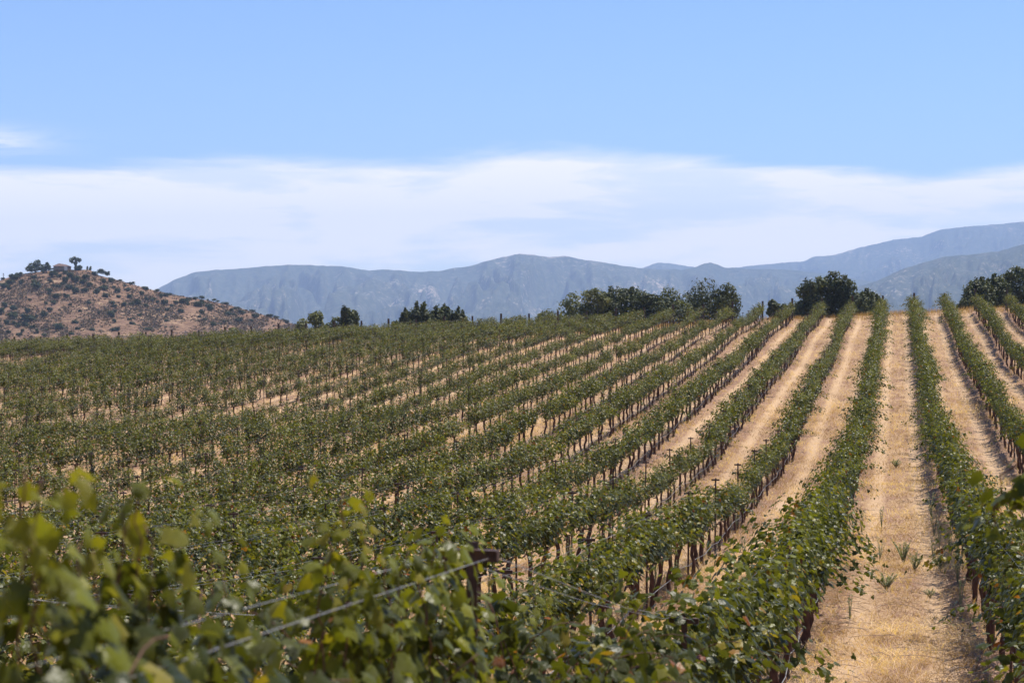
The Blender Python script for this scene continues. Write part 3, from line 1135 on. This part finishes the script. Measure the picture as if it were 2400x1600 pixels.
def tree(name, label, cat, px0, px1, ytop, style, d=238.0, group=None, tint=.4, ylow=None, dense=1.0):
    r = np.random.default_rng(int(px0 * 7 + ytop))
    cx = (px0 + px1) / 2
    w = (px1 - px0) * (1.26 if px0 > 1100 else 1.06) / FPX * d
    ytop -= 5 if style != 'round' or px0 > 1500 else -3
    x, y = to_world(cx, d)
    zb = float(ground_z(x, y))
    top = z_at(ytop, d) - zb
    root = empty(name, (x, y, zb))
    tag(root, label, cat, group)
    low = .12 * top
    lobes = []
    if style == 'column':           # upright feathery clumps
        nl = max(3, int(w / .75))
        for i in range(nl):
            fx = (i + .5) / nl * 2 - 1 + r.normal(0, .06)
            h = top * (1 - .16 * fx * fx) * r.uniform(.9, 1.03)
            for q in range(4):
                z0 = low + (h - low) * (q + .5) / 4
                lobes.append((fx * w * .42 + r.normal(0, .12), r.normal(0, w * .22), z0 + r.normal(0, .15), w * .5 / nl * 1.9 + min(.38, w * .16), w * .28 + .2, (h - low) / 6.2,
                              int(230 * dense), tint + r.normal(0, .12)))
            # pointed tip
            lobes.append((fx * w * .42, r.normal(0, w * .15), h - .25, .28, .28, .42, int(40 * dense), tint + .1))
    elif style == 'pine':
        nl = max(5, int(w / .42))
        for i in range(nl):
            fx = (i + .5) / nl * 2 - 1
            for q in range(2):
                h = top * (1 - .30 * abs(fx) ** 2.5) * r.uniform(.82, 1.0)
                lobes.append((fx * w * .46 + r.normal(0, .1), r.normal(0, w * .25), h - .45, .17, .17, .55, 50, tint + r.normal(0, .12)))
            lobes.append((fx * w * .42, r.normal(0, w * .2), top * (.50 - .10 * abs(fx) ** 2), w / nl + .5, w * .32 + .2, top * .40, int(600 * dense), tint + r.normal(0, .1)))
    else:                           # round bushy
        nl = max(5, int(w * 2.2))
        for i in range(nl):
            a, rr_ = r.uniform(0, 2 * np.pi), r.uniform(0, .38) ** .6
            fx, fy = math.cos(a) * rr_ * .95, math.sin(a) * rr_ * .75
            h = top * (1 - .55 * fx * fx * 2)
            lobes.append((fx * w, fy * w, r.uniform(.35, .86) * h, w * .20 + .25, w * .2 + .2, min(top * .2, w * .24) + .2, int(230 * dense), tint + r.normal(0, .14)))
        lobes.append((0, 0, top * .45, w * .40, w * .36, top * .34, int(600 * dense), tint - .15))
    V, F, K = puff_cloud(r, lobes, 0, .36 if style != 'round' else .34)
    # trim to the seen width
    link('crown', mesh('crown', V, F, M_tree, tint=K), root)
    limbs = [tube([[0, 0, -.4], [r.normal(0, .05), 0, top * .25], [r.normal(0, .1), 0, top * .6]], [.17, .13, .05], 7)]
    for q in range(5):
        a = r.uniform(0, 2 * np.pi)
        e = [math.cos(a) * w * .3, math.sin(a) * w * .25, top * r.uniform(.5, .8)]
        limbs.append(tube([[0, 0, top * .12], [e[0] * .5, e[1] * .5, top * .35], e], [.09, .06, .025], 5))
    V, F = cat_mesh(limbs)
    link('trunk', mesh('trunk', V, F, M_limb, smooth=True), root)
    return root


TG = 'trees and tall shrubs behind the crest'
TREES = [
    ('olive_shrub', 'loose olive green shrub, leftmost of the clump behind the vineyard crest', 'shrub', 1276, 1322, 700, 'round', 238, .70),
    ('olive_shrub', 'pale olive bushy tree just left of the dark tree behind the crest', 'tree', 1312, 1382, 690, 'round', 240, .66),
    ('olive_shrub', 'upright olive tree touching the left edge of the dark tree', 'tree', 1376, 1414, 684, 'column', 239, .62),
    ('dark_tree', 'broad dark brownish tree in the middle of the crest clump', 'tree', 1408, 1504, 673, 'column', 242, .16),
    ('dark_tree', 'small dark tree filling the gap between the two broad crest trees', 'tree', 1500, 1536, 687, 'column', 240, .2),
    ('green_tree', 'rounded green tree left of the tallest bushy crown by the tall end post', 'tree', 1534, 1606, 676, 'round', 238, .42),
    ('green_tree', 'tallest bushy dark green tree left of the tall end post', 'tree', 1598, 1690, 661, 'round', 241, .34),
    ('green_tree', 'spiky thin green tree right beside the tall dark end post', 'tree', 1684, 1720, 678, 'column', 237, .4),
    ('small_shrub', 'narrow small shrub between two end posts right of the tall post', 'shrub', 1804, 1817, 703, 'column', 236, .35),
    ('small_shrub', 'low green shrub behind the end post left of the feathery trees', 'shrub', 1824, 1852, 700, 'round', 236, .4),
    ('small_shrub', 'low spreading shrub at the left foot of the feathery trees', 'shrub', 1846, 1880, 706, 'round', 237, .4),
    ('feathery_tree', 'shortest and leftmost of the four upright feathery trees', 'tree', 1876, 1906, 662, 'column', 238, .36),
    ('feathery_tree', 'second upright feathery dark tree from the left of the four', 'tree', 1902, 1936, 649, 'column', 239, .30),
    ('feathery_tree', 'third upright feathery dark tree with a broad rounded top', 'tree', 1932, 1967, 645, 'column', 240, .28),
    ('feathery_tree', 'rightmost upright feathery tree with a thin pointed tip', 'tree', 1963, 1996, 642, 'column', 238, .30),
    ('bushy_pine', 'low bushy pine right of the four feathery trees', 'tree', 1996, 2058, 680, 'pine', 236, .32),
    ('dark_shrub', 'low dark shrub at the left foot of the right edge trees', 'shrub', 2254, 2276, 690, 'round', 234, .2),
    ('right_pine', 'sloping dark green tree, leftmost of the three at the right edge', 'tree', 2268, 2318, 650, 'pine', 236, .34),
    ('right_pine', 'middle dark green tree of the three at the right edge', 'tree', 2310, 2358, 643, 'pine', 238, .30),
    ('right_pine', 'tallest darkest tree cut off by the right edge of the photo', 'tree', 2350, 2425, 632, 'column', 240, .24),
    ('pale_shrub', 'pale olive low shrub at the foot of the brown hill behind the vines', 'shrub', 690, 730, 741, 'round', 240, .9),
    ('pale_shrub', 'tall pale olive shrub right of the brown hill behind the vines', 'shrub', 724, 764, 722, 'round', 242, .8),
    ('pale_shrub', 'darker olive shrub between the pale one and the narrow dark tree', 'shrub', 758, 800, 732, 'round', 240, .6),
    ('narrow_tree', 'narrow dark tree with upright tip between olive shrub and pine clump', 'tree', 802, 820, 720, 'column', 240, .2),
    ('narrow_tree', 'wispy thin tree leaning right of the narrow dark tree', 'tree', 816, 838, 725, 'column', 241, .35),
    ('small_shrub', 'tiny grey green shrub just left of the spiky pine clump', 'shrub', 918, 938, 745, 'round', 238, .4),
    ('spiky_pine', 'short spiky pine, leftmost of the pine clump on the skyline', 'tree', 942, 960, 723, 'pine', 238, .25),
    ('spiky_pine', 'broadest and tallest spiky pine of the clump on the skyline', 'tree', 956, 1020, 711, 'pine', 240, .28),
    ('spiky_pine', 'spiky pine in the right half of the clump on the skyline', 'tree', 1012, 1060, 713, 'pine', 241, .26),
    ('spiky_pine', 'lower dark pine, rightmost of the clump on the skyline', 'tree', 1052, 1093, 722, 'pine', 239, .15),
    ('pale_shrub', 'light green round shrub on the skyline below the hill right slope', 'shrub', 532, 570, 757, 'round', 238, .95),
    ('pale_shrub', 'light green low shrub on the vine skyline below the hill middle', 'shrub', 310, 362, 776, 'round', 240, 1.0),
]
for nm, lab, cat, a, b, yt, st_, dd_, tn in TREES:
    tree(nm, lab, cat, a, b, yt, st_, dd_, TG, tn)

# ------------------------------------------------------------------ the hill: shrubs, trees, house, pole
A = [(830, 262, 80, 36), (930, 258, 60, 30), (760, 262, 70, 30), (1445, 335, 105, 70), (1560, 310, 120, 80), (1640, 340, 70, 70), (810, 350, 140, 100), (900, 370, 70, 60), (1070, 360, 110, 85), (1000, 320, 80, 50),
     (1310, 390, 120, 80), (1265, 460, 110, 75), (1000, 440, 100, 90), (1150, 430, 130, 90), (960, 490, 70, 55), (755, 445, 100, 55), (530, 390, 90, 60),
     (520, 455, 80, 60), (620, 435, 40, 30), (325, 470, 70, 80), (560, 530, 150, 120), (280, 360, 110, 80), (210, 400, 150, 90), (150, 470, 130, 80),
     (60, 520, 140, 80), (140, 560, 70, 70), (40, 410, 70, 40), (820, 515, 50, 50), (895, 530, 90, 50), (1060, 545, 110, 80), (1150, 605, 110, 100),
     (1370, 510, 90, 80), (1300, 590, 100, 70), (1580, 445, 90, 70), (1700, 440, 100, 75), (1590, 560, 140, 80), (1475, 615, 100, 95), (1620, 675, 110, 80),
     (1740, 540, 60, 40), (1845, 435, 60, 35), (2010, 480, 90, 45), (1910, 515, 55, 35), (1960, 580, 85, 55), (1800, 605, 90, 75), (1815, 690, 70, 50),
     (1990, 690, 90, 70), (2195, 550, 50, 50), (2240, 565, 70, 60), (2170, 640, 75, 60), (2240, 725, 60, 60), (2330, 735, 60, 50), (2110, 780, 100, 100),
     (1910, 810, 90, 70), (2010, 800, 80, 60), (2230, 825, 80, 55), (1720, 780, 90, 60), (1755, 830, 80, 60), (870, 680, 130, 80), (1020, 680, 90, 70),
     (820, 780, 90, 70), (1075, 810, 60, 50), (750, 590, 100, 70), (760, 640, 60, 40), (700, 790, 60, 50), (765, 885, 90, 70), (210, 865, 110, 80),
     (60, 830, 110, 100), (30, 920, 100, 110), (420, 910, 90, 80), (200, 990, 160, 120), (430, 1030, 200, 120), (555, 990, 50, 60), (670, 965, 105, 100),
     (100, 1090, 80, 80), (220, 1090, 70, 60), (390, 1120, 90, 90), (270, 1130, 90, 70), (490, 1155, 80, 70), (130, 1225, 80, 60), (350, 1205, 70, 50),
     (560, 1220, 60, 80), (705, 1195, 50, 45), (890, 1150, 150, 110), (1140, 1085, 130, 70), (1190, 1180, 80, 65), (1020, 1170, 50, 40), (1410, 1190, 90, 60),
     (1230, 910, 60, 60), (1510, 940, 40, 60), (1760, 910, 60, 50), (1690, 970, 130, 110), (1740, 1055, 80, 60), (2135, 970, 80, 60), (1980, 1035, 70, 50),
     (2045, 1020, 60, 50), (2030, 1110, 90, 70), (1770, 1195, 130, 80), (1095, 1255, 90, 60), (680, 1270, 90, 50), (290, 1265, 90, 60), (20, 1140, 50, 40),
     (460, 730, 60, 40), (1360, 780, 70, 50), (2110, 1130, 60, 40), (2240, 1180, 90, 50)]
B = [(20, 240, 60, 60), (175, 265, 80, 45), (245, 350, 60, 70), (325, 335, 110, 60), (385, 320, 60, 40), (20, 400, 50, 50), (125, 400, 80, 55), (190, 440, 60, 50),
     (300, 455, 110, 80), (20, 500, 60, 50), (470, 455, 80, 65), (405, 500, 60, 50), (595, 430, 180, 80), (655, 470, 60, 60), (690, 390, 50, 40), (765, 385, 80, 50),
     (860, 370, 100, 45), (820, 480, 150, 90), (870, 440, 70, 60), (960, 410, 35, 35), (1055, 405, 70, 35), (1115, 425, 50, 25), (985, 530, 110, 110), (1230, 460, 110, 45),
     (550, 585, 100, 75), (870, 595, 80, 75), (340, 560, 70, 60), (200, 555, 90, 40), (315, 670, 50, 40), (340, 725, 90, 40), (830, 670, 55, 45), (905, 710, 75, 50),
     (1035, 785, 110, 65), (1150, 775, 60, 40), (1215, 740, 80, 50), (1275, 620, 90, 70), (1330, 570, 70, 60), (1365, 635, 80, 50), (1400, 540, 75, 50),
     (1480, 605, 90, 75), (1435, 720, 110, 80), (1640, 580, 90, 50), (1690, 660, 120, 65), (1620, 725, 80, 50), (1905, 655, 110, 50), (2010, 670, 80, 40),
     (2110, 710, 50, 35), (2170, 750, 70, 60), (390, 820, 60, 30), (315, 815, 50, 30), (60, 850, 120, 40)]
SC = 6.533
bush = [(x / SC, 590 + y / SC, w / SC, h / SC) for x, y, w, h in A] + [(340 + x / SC, 640 + y / SC, w / SC, h / SC) for x, y, w, h in B]


def shrub_mesh(seed, M=M_scrub):
    """unit shrub: width 1, height 1, base at 0"""
    r = np.random.default_rng(seed)
    lobes = []
    for i in range(8):
        a, q = r.uniform(0, 2 * np.pi), r.uniform(.05, .34)
        lobes.append((math.cos(a) * q, math.sin(a) * q, r.uniform(.3, .72), r.uniform(.15, .24), r.uniform(.15, .24), r.uniform(.16, .27), 70, .4 + r.normal(0, .2)))
    lobes.append((0, 0, .42, .38, .38, .40, 120, .3))
    V, F, K = puff_cloud(r, lobes, 0, .15)
    return mesh('shrub_crown', V, F, M, tint=K)


SHR = [shrub_mesh(700 + i) for i in range(8)]
bands = {0: 'high on the brown hill', 1: 'on the upper slope of the hill', 2: 'halfway up the brown hill', 3: 'low on the brown hill', 4: 'at the foot of the brown hill'}
bc = {}
for px, py, w, h in sorted(bush):
    x, y, z, d = hill_point(px, py + h / 2 * .8)
    bnd = min(4, int(max(0, py - 635) // 30))
    bc[bnd] = bc.get(bnd, 0) + 1
    o = link('hill_shrub', random.choice(SHR))
    W_, H_ = w / FPX * d * 1.28, h / FPX * d * 1.28
    o.scale = (W_, W_ * .9, H_)
    o.rotation_euler = (0, 0, TH + random.choice((0, math.pi)))
    o.location = (x, y, z - .3)
    tag(o, ('wide' if w > 15 else 'small' if w < 9.5 else 'round') + ' dark shrub, ' + nth(bc[bnd]) + ' from the left ' + bands[bnd], 'shrub', 'dark shrubs dotted over the brown hill')

# low brush covering the slope
r = np.random.default_rng(55)
nb = 34000
bx, bv = r.uniform(-60, 720, nb), r.uniform(-.1, .99, nb)
ycr = hill_crest(bx)
by = HB + (ycr - HB) * bv
bd = hill_d(bv)
keep = (fbm(bx / 40, by / 14, 77, 3) + r.normal(0, .22, nb)) > -.02
bx, by, bd = bx[keep], by[keep], bd[keep]
wx, wy = to_world(bx, bd)
P = np.stack([wx, wy, z_at(by, bd) + .35], -1)
u = r.normal(0, 1, P.shape); u[:, 2] = np.abs(u[:, 2]) + .3; u /= np.linalg.norm(u, axis=1)[:, None]
PP = np.concatenate([P + r.normal(0, .35, P.shape) * (1, 1, .3) for _ in range(3)])
UU = r.normal(0, .6, PP.shape) + (0, 0, .9)
UU /= np.linalg.norm(UU, axis=1)[:, None]
TT = np.cross(UU, r.normal(0, 1, PP.shape)); TT /= np.linalg.norm(TT, axis=1)[:, None]
lv = np.array([[0, -.5, 0], [.4, 0, .1], [0, .5, 0], [-.4, 0, .1]])
V, F, K = leaf_mesh_data(PP, UU, TT, r.uniform(.4, 1.25, len(PP)), r.uniform(0, 1, len(PP)), lv, np.array([[0, 1, 2], [0, 2, 3]]))
M_brush = leaf_material('low_brush', [(0, (.080, .062, .048)), (.5, (.12, .090, .066)), (1, (.16, .125, .08))], transl=.05, rough=.9, spec=.05, back=0)
tag(link('low_brush', mesh('low_brush', V, F, M_brush, tint=K)), 'low greyish purple brush covering the brown hillside', 'brush', kind='stuff')


def hill_tree(name, label, px, pybase, pytop, pw, lobes, tint, trunk_px=None):
    x, y, z, d = hill_point(px, pybase)
    root = empty(name, (x, y, z), TH)
    s = d / FPX
    H = (pybase - pytop) * s
    r = np.random.default_rng(int(px * 3))
    lb = [(lx * s, r.normal(0, .3), lz * s, lr * s * 1.15, lr * s, lr2 * s * 1.12, int(nn), tint + r.normal(0, .12)) for lx, lz, lr, lr2, nn in lobes]
    V, F, K = puff_cloud(r, lb, 0, .8)
    link('crown', mesh('crown', V, F, M_scrub, tint=K), root)
    parts = [tube([[0, 0, -.5], [.1, 0, H * .3], [.2, 0, H * .6]], [.35, .28, .12], 7)]
    for lx, lz, lr, lr2, nn in lobes[:5]:
        parts.append(tube([[0, 0, H * .2], [lx * s * .5, 0, lz * s * .7], [lx * s, 0, lz * s]], [.18, .12, .05], 5))
    V, F = cat_mesh(parts)
    link('trunk', mesh('trunk', V, F, M_limb, smooth=True), root)
    tag(root, label, 'tree')


hill_tree('spreading_tree', 'broad grey green tree left of the house on the hill top', 82, 638, 609, 40,
          [(-14, 8, 8, 6, 260), (-6, 15, 9, 7, 260), (4, 20, 8, 7, 260), (12, 12, 8, 8, 240), (20, 8, 6, 6, 160), (-2, 8, 12, 7, 300), (8, 26, 4, 3, 60)], .75)
hill_tree('spreading_tree', 'dark tree at the right side of the broad tree on the hill top', 108, 639, 613, 24,
          [(-6, 8, 6, 8, 220), (2, 15, 6, 8, 220), (7, 12, 4, 6, 120), (2, 22, 3, 3, 60)], .35)
hill_tree('gum_tree', 'tall open gum tree with round crown on the hill top', 177, 632, 600, 27,
          [(-10, 22, 4.2, 4.5, 110), (-4, 27, 4.5, 4, 110), (4, 24, 4, 4, 90), (9, 23, 3.6, 4.2, 90), (0, 15, 3, 5, 90), (-8, 17, 3, 2.6, 50)], .8)
hill_tree('hill_bush_tree', 'dark low tree at the foot of the tall gum tree', 183, 633, 621, 16, [(-3, 5, 6, 5, 200), (4, 6, 5, 5, 160)], .2)
hill_tree('hill_conifer', 'tiny pointed conifer, left one of two right of the gum tree', 205, 632, 624, 4, [(0, 3, 1.6, 2.6, 50), (0, 6, 1, 2.2, 30)], .4)
hill_tree('hill_conifer', 'tiny pale conifer, right one of two on the hill top', 212, 632, 624, 5, [(0, 2.5, 2.4, 2.4, 60), (0, 5.5, 1.4, 2.6, 40)], 1.0)

# house
x, y, z, d = hill_point(146, 633)
hs = d / FPX
root = empty('hill_house', (x, y, z), TH)
tag(root, 'low brown roofed house on the hill top between the trees', 'house')
M_wall = rough_mat('house_wall', (.16, .11, .09), (.24, .18, .14), 2, .9, .1)
M_roof = rough_mat('house_roof', (.10, .06, .05), (.17, .11, .09), 3, .9, .2)
M_pane = rough_mat('window_glass', (.03, .04, .05), (.05, .06, .07), 2, .1, 0, .8)
M_pale = rough_mat('pale_wall', (.60, .56, .50), (.7, .66, .6), 2, .9, .1)
W_ = 34 * hs
V, F = box(0, 0, .8, W_, 7, 2.4)
link('wall', mesh('wall', V, F, M_wall), root)
rp = np.array([[-W_ / 2 - .5, -4.2, 1.9], [W_ / 2 + .5, -4.2, 1.9], [W_ / 2 + .5, 4.2, 1.9], [-W_ / 2 - .5, 4.2, 1.9],
               [-W_ / 2 + 2, 0, 3.5], [W_ / 2 - 2, 0, 2.9]])
me = bpy.data.meshes.new('roof')
me.from_pydata([tuple(v) for v in rp], [], [(0, 1, 5, 4), (1, 2, 5), (2, 3, 4, 5), (3, 0, 4), (0, 3, 2, 1)])
me.materials.append(M_roof)
link('roof', me, root)
for wx_ in (-3, -1.2, .8):
    V, F = box(wx_, -3.54, .9, 1.0, .06, 1.0)
    link('window', mesh('window', V, F, M_pane), root)
V, F = box(W_ / 2 - 1.1, -3.8, .8, 1.6, .5, 2.2)
link('porch', mesh('porch', V, F, M_pale), root)

# utility pole at the far left
x, y, z, d = hill_point(8, 655)
root = empty('utility_pole', (x, y, z), TH)
tag(root, 'thin utility pole with crossbars on the ridge at the left edge', 'utility pole')
V, F = tube([[0, 0, -.5], [0, 0, 15 * d / FPX]], [.16, .12], 6)
link('pole', mesh('pole', V, F, M_limb), root)
for hz_ in (9.5, 12.5):
    V, F = box(0, -.2, hz_ * d / FPX, 1.3, .12, .12)
    link('crossbar', mesh('crossbar', V, F, M_limb), root)

# ------------------------------------------------------------------ dry grass, litter and weeds
def blades(P, h, wdt, r, bend=.5, flat=0.0):
    """each blade: 2 triangles (bent)"""
    n = len(P)
    a = r.uniform(0, 2 * np.pi, n)
    side = np.stack([np.cos(a), np.sin(a), np.zeros(n)], -1) * wdt[:, None] * .5
    b = r.uniform(0, 2 * np.pi, n)
    lean = np.stack([np.cos(b), np.sin(b), np.zeros(n)], -1) * (h * (bend * r.uniform(.2, 1.4, n) + flat))[:, None]
    up = np.zeros((n, 3)); up[:, 2] = h * (1 - flat * .85)
    v0, v1 = P - side, P + side
    m = P + up * .6 + lean * .35
    v2, v3 = m - side * .7, m + side * .7
    v4 = P + up * .95 + lean
    V = np.stack([v0, v1, v2, v3, v4], 1).reshape(-1, 3)
    f = np.array([[0, 1, 3], [0, 3, 2], [2, 3, 4]])
    F = (f[None] + (np.arange(n) * 5)[:, None, None]).reshape(-1, 3)
    return V, F


r = np.random.default_rng(91)
Vs, Fs, Ks, off = [], [], [], 0


def add_blades(V, F, K):
    global off
    Vs.append(V); Fs.append(F + off); Ks.append(K)
    off += len(V)


def field_points(n, d0, d1, power=1.0):
    px = r.uniform(-80, 2480, n)
    d = d0 + (d1 - d0) * r.random(n) ** power
    x, y = to_world(px, d)
    return x, y, d


for n, d0, d1, hh in ((60000, 22, 50, .16), (80000, 45, 110, .19), (60000, 90, 205, .24)):
    x, y, d = field_points(n, d0, d1, .8)
    ok = (y < ROW_END + 3) & (x > -115) & (x < 24)
    phs = np.abs((x / ROW) % 1 - .5)
    dens = .45 + .8 * np.exp(-((phs - .5) / .13) ** 2) + .75 * np.exp(-(phs / .14) ** 2) + 1.1 * fbm(x * .35, y * .15, 8, 3)
    ok &= r.random(n) < dens
    x, y, phs = x[ok], y[ok], phs[ok]
    z = ground_z(x, y) + .04
    h = hh * r.uniform(.4, 1.5, len(x)) * (1 + .9 * np.exp(-(phs / .12) ** 2) * r.random(len(x)))
    P = np.stack([x, y, z], -1)
    for q in range(2):
        Q = P + np.stack([r.normal(0, .07, len(x)), r.normal(0, .07, len(x)), np.zeros(len(x))], -1)
        V, F = blades(Q, h * r.uniform(.7, 1.2, len(x)), np.full(len(x), .006 + d1 * .00007), r, .8, .35)
        add_blades(V, F, np.repeat(np.clip(.48 + 1.3 * fbm(x * .9, y * .5, 123, 3) + r.normal(0, .2, len(x)), 0, 1), 5))
x, y, d = field_points(90000, 22, 60, .9)
ok = (x > -30) & (x < 14) & (r.random(90000) < .55 + 1.4 * fbm(x * .8, y * .5, 61, 3))
x, y = x[ok], y[ok]
P = np.stack([x, y, ground_z(x, y) + .06], -1)
V, F = blades(P, r.uniform(.12, .42, len(x)), np.full(len(x), .007), r, 1.0, .75)
add_blades(V, F, np.repeat(np.clip(.56 + 1.2 * fbm(x * .9, y * .5, 123, 3) + r.normal(0, .25, len(x)), 0, 1), 5))
# taller standing grass along the crest and thin patches under the rows
x = r.uniform(-100, 24, 46000)
y = ROW_END - 6 + r.random(46000) ** .6 * 16
ok = np.array(fbm(x * .5, y * .3, 31, 3) + .35) > r.random(46000) * .7
x, y = x[ok], y[ok]
P = np.stack([x, y, ground_z(x, y)], -1)
V, F = blades(P, r.uniform(.25, .62, len(x)), np.full(len(x), .02), r, .3)
add_blades(V, F, np.repeat(np.clip(r.normal(.3, .2, len(x)), 0, 1), 5))
tag(link('dry_grass', mesh('dry_grass', np.concatenate(Vs), np.concatenate(Fs), M_straw, tint=np.concatenate(Ks))),
    'dry straw coloured grass covering the vineyard ground', 'dry grass', kind='stuff')

# fallen canes and leaf litter near the row left of the alley
r = np.random.default_rng(17)
pieces = []
for i in range(420):
    yy = r.uniform(24, 62)
    xx = r.choice([-1.525 + r.normal(.45, .3), 1.525 - abs(r.normal(.4, .3)), r.normal(0, .5)], p=[.45, .4, .15])
    L_ = r.uniform(.25, .9)
    a = r.uniform(0, np.pi)
    zg = float(ground_z(xx, yy))
    t = np.linspace(-.5, .5, 5)
    pts_ = np.stack([xx + t * L_ * math.cos(a) + r.normal(0, .02, 5), yy + t * L_ * math.sin(a) + r.normal(0, .02, 5), zg + .06 + .10 * r.random() * (1 - 3 * t * t)], -1)
    pieces.append(tube(pts_, .006, 4))
V, F = cat_mesh(pieces)
M_twig = rough_mat('fallen_cane', (.26, .17, .11), (.5, .37, .25), 9, .9, .1)
tag(link('fallen_canes', mesh('fallen_canes', V, F, M_twig)), 'pruned dry canes littering the alley edges', 'fallen canes', kind='stuff')


# weeds ------------------------------------------------------------------------
def weed_mesh(seed, h, n_st, spread, leafy=True):
    r = np.random.default_rng(seed)
    sv, lp, ln, lt, ls, lk = [], [], [], [], [], []
    for i in range(n_st):
        a = r.uniform(0, 2 * np.pi)
        tip = np.array([math.cos(a) * spread * r.uniform(.2, 1), math.sin(a) * spread * r.uniform(.2, 1), h * r.uniform(.65, 1)])
        P = np.array([tip * np.array([t ** 1.4, t ** 1.4, t]) for t in np.linspace(0, 1, 6)])
        sv.append(tube(P, np.linspace(.006, .003, 6), 4))
        if leafy:
            m = int(40 + h * 46) if seed != 6 else 22
            for q in range(m):
                t = r.uniform(.12, 1)
                p = tip * np.array([t ** 1.4, t ** 1.4, t])
                b = r.uniform(0, 2 * np.pi)
                tt = np.array([math.cos(b), math.sin(b), .8]); tt /= np.linalg.norm(tt)
                nn = np.cross(tt, [-math.sin(b), math.cos(b), 0]); nn /= np.linalg.norm(nn)
                lp.append(p); ln.append(nn); lt.append(tt); ls.append(r.uniform(.025, .055)); lk.append(r.uniform(.1, .9))
    V, F = cat_mesh(sv)
    st = mesh('stem', V, F, M_weed, tint=np.full(len(V), .7))
    lf = None
    if leafy:
        lv = np.array([[0, 0, 0], [.16, .45, .03], [0, 1, 0], [-.16, .45, .03]])
        V, F, K = leaf_mesh_data(np.array(lp), np.array(ln), np.array(lt), np.array(ls), np.array(lk), lv, np.array([[0, 1, 2], [0, 2, 3]]))
        lf = mesh('weed_leaves', V, F, M_weed, tint=K)
    return st, lf


WT = [weed_mesh(1, .50, 15, .24), weed_mesh(2, .30, 16, .24), weed_mesh(3, 1.0, 5, .16), weed_mesh(4, 1.25, 6, .22), weed_mesh(5, .8, 6, .2), weed_mesh(6, .5, 3, .07)]


def weed(name, label, px, py, k, s=1.0, group=None):
    """foot at the ground seen through pixel px, py"""
    lo, hi = 20.0, 200.0
    for d in np.arange(22, 200, .25):
        x, y = to_world(px, d)
        if float(ground_z(x, y)) + 0.0 >= z_at(py, d):
            break
    root = empty(name, (x, y, float(ground_z(x, y)) - .01), random.uniform(0, 6))
    root.scale = (s, s, s)
    st, lf = WT[k]
    link('stem', st, root)
    if lf:
        link('weed_leaves', lf, root)['kind'] = 'stuff'
    tag(root, label, 'weed', group)
    return root


weed('weed', 'upright grey green weed with several spikes in the middle of the alley', 2118, 1325, 0, 1.25)
weed('weed', 'second spiky green weed just right of the tallest alley weed', 2144, 1342, 0, 1.0)
weed('weed', 'bushy dark green weed in the alley left of centre', 2078, 1385, 1, 1.25)
weed('weed', 'small green sprout on bare soil at the right of the alley', 2180, 1405, 1, .7)
weed('weed', 'single slim green spike at the left edge of the alley', 1992, 1462, 5, 1.3)
weed('weed', 'short green sprig low in the straw at the alley foot', 2052, 1548, 1, .35)
weed('weed', 'tall green weed by the left vine trunks near the alley', 2062, 1316, 4, .8)
for k_, (px, py, kk_, s_, lb) in enumerate(((2190, 1262, 4, .9, 'bushy weed at the foot of the right row, farthest of its patch'), (2202, 1290, 2, .8, 'tall grey green weed by the right row below the farthest weed'),
        (2226, 1300, 4, 1.0, 'leafy weed half under the right row foliage'), (2188, 1318, 4, .7, 'low weed at the alley right edge beside bare soil'),
        (2205, 1340, 1, 1.2, 'round pale weed on the right alley edge'), (2066, 1240, 5, 1.6, 'thin stalk near the left row, mid alley'),
        (2100, 1098, 1, 1.3, 'pale low weed patch far up the alley'), (1720, 1376, 4, .9, 'weed clump between the two rows left of the alley'), (1746, 1340, 2, .9, 'tall weed beside the second row left, near the posts'),
        (2250, 1452, 2, .8, 'thin spreading weed at the foot of the nearest right vines'))):
    weed('weed', lb, px, py, kk_, s_)
rw = random.Random(3)
WG = 'tall thin weeds growing under the vines'
wl = {}
spots = []
for i in range(46):
    n = rw.choice([-2, -2, -2, -3, -3, -4, -4, -5, -6, -7, -8, -9, -10, 0, 0, 0, 1, -1])
    x = (n + .5) * ROW + rw.gauss(0, .25)
    y = rw.uniform(30, 62) if n in (-2, -3, 0, -1) else rw.uniform(40, 105)
    if in_view(x, y, 0):
        spots.append((n, y, x))
spots.sort()
for n, y, x in spots:
    wl[n] = wl.get(n, 0) + 1
    root = empty('tall_weed', (x, y, float(ground_z(x, y))), rw.uniform(0, 6))
    s = rw.uniform(.7, 1.15)
    root.scale = (s, s, s)
    st, lf = WT[rw.choice([2, 3, 3, 4])]
    link('stem', st, root)
    link('weed_leaves', lf, root)['kind'] = 'stuff'
    tag(root, 'tall thin weed, ' + nth(wl[n]) + ' from the front, under the ' + row_words(n), 'weed', WG)
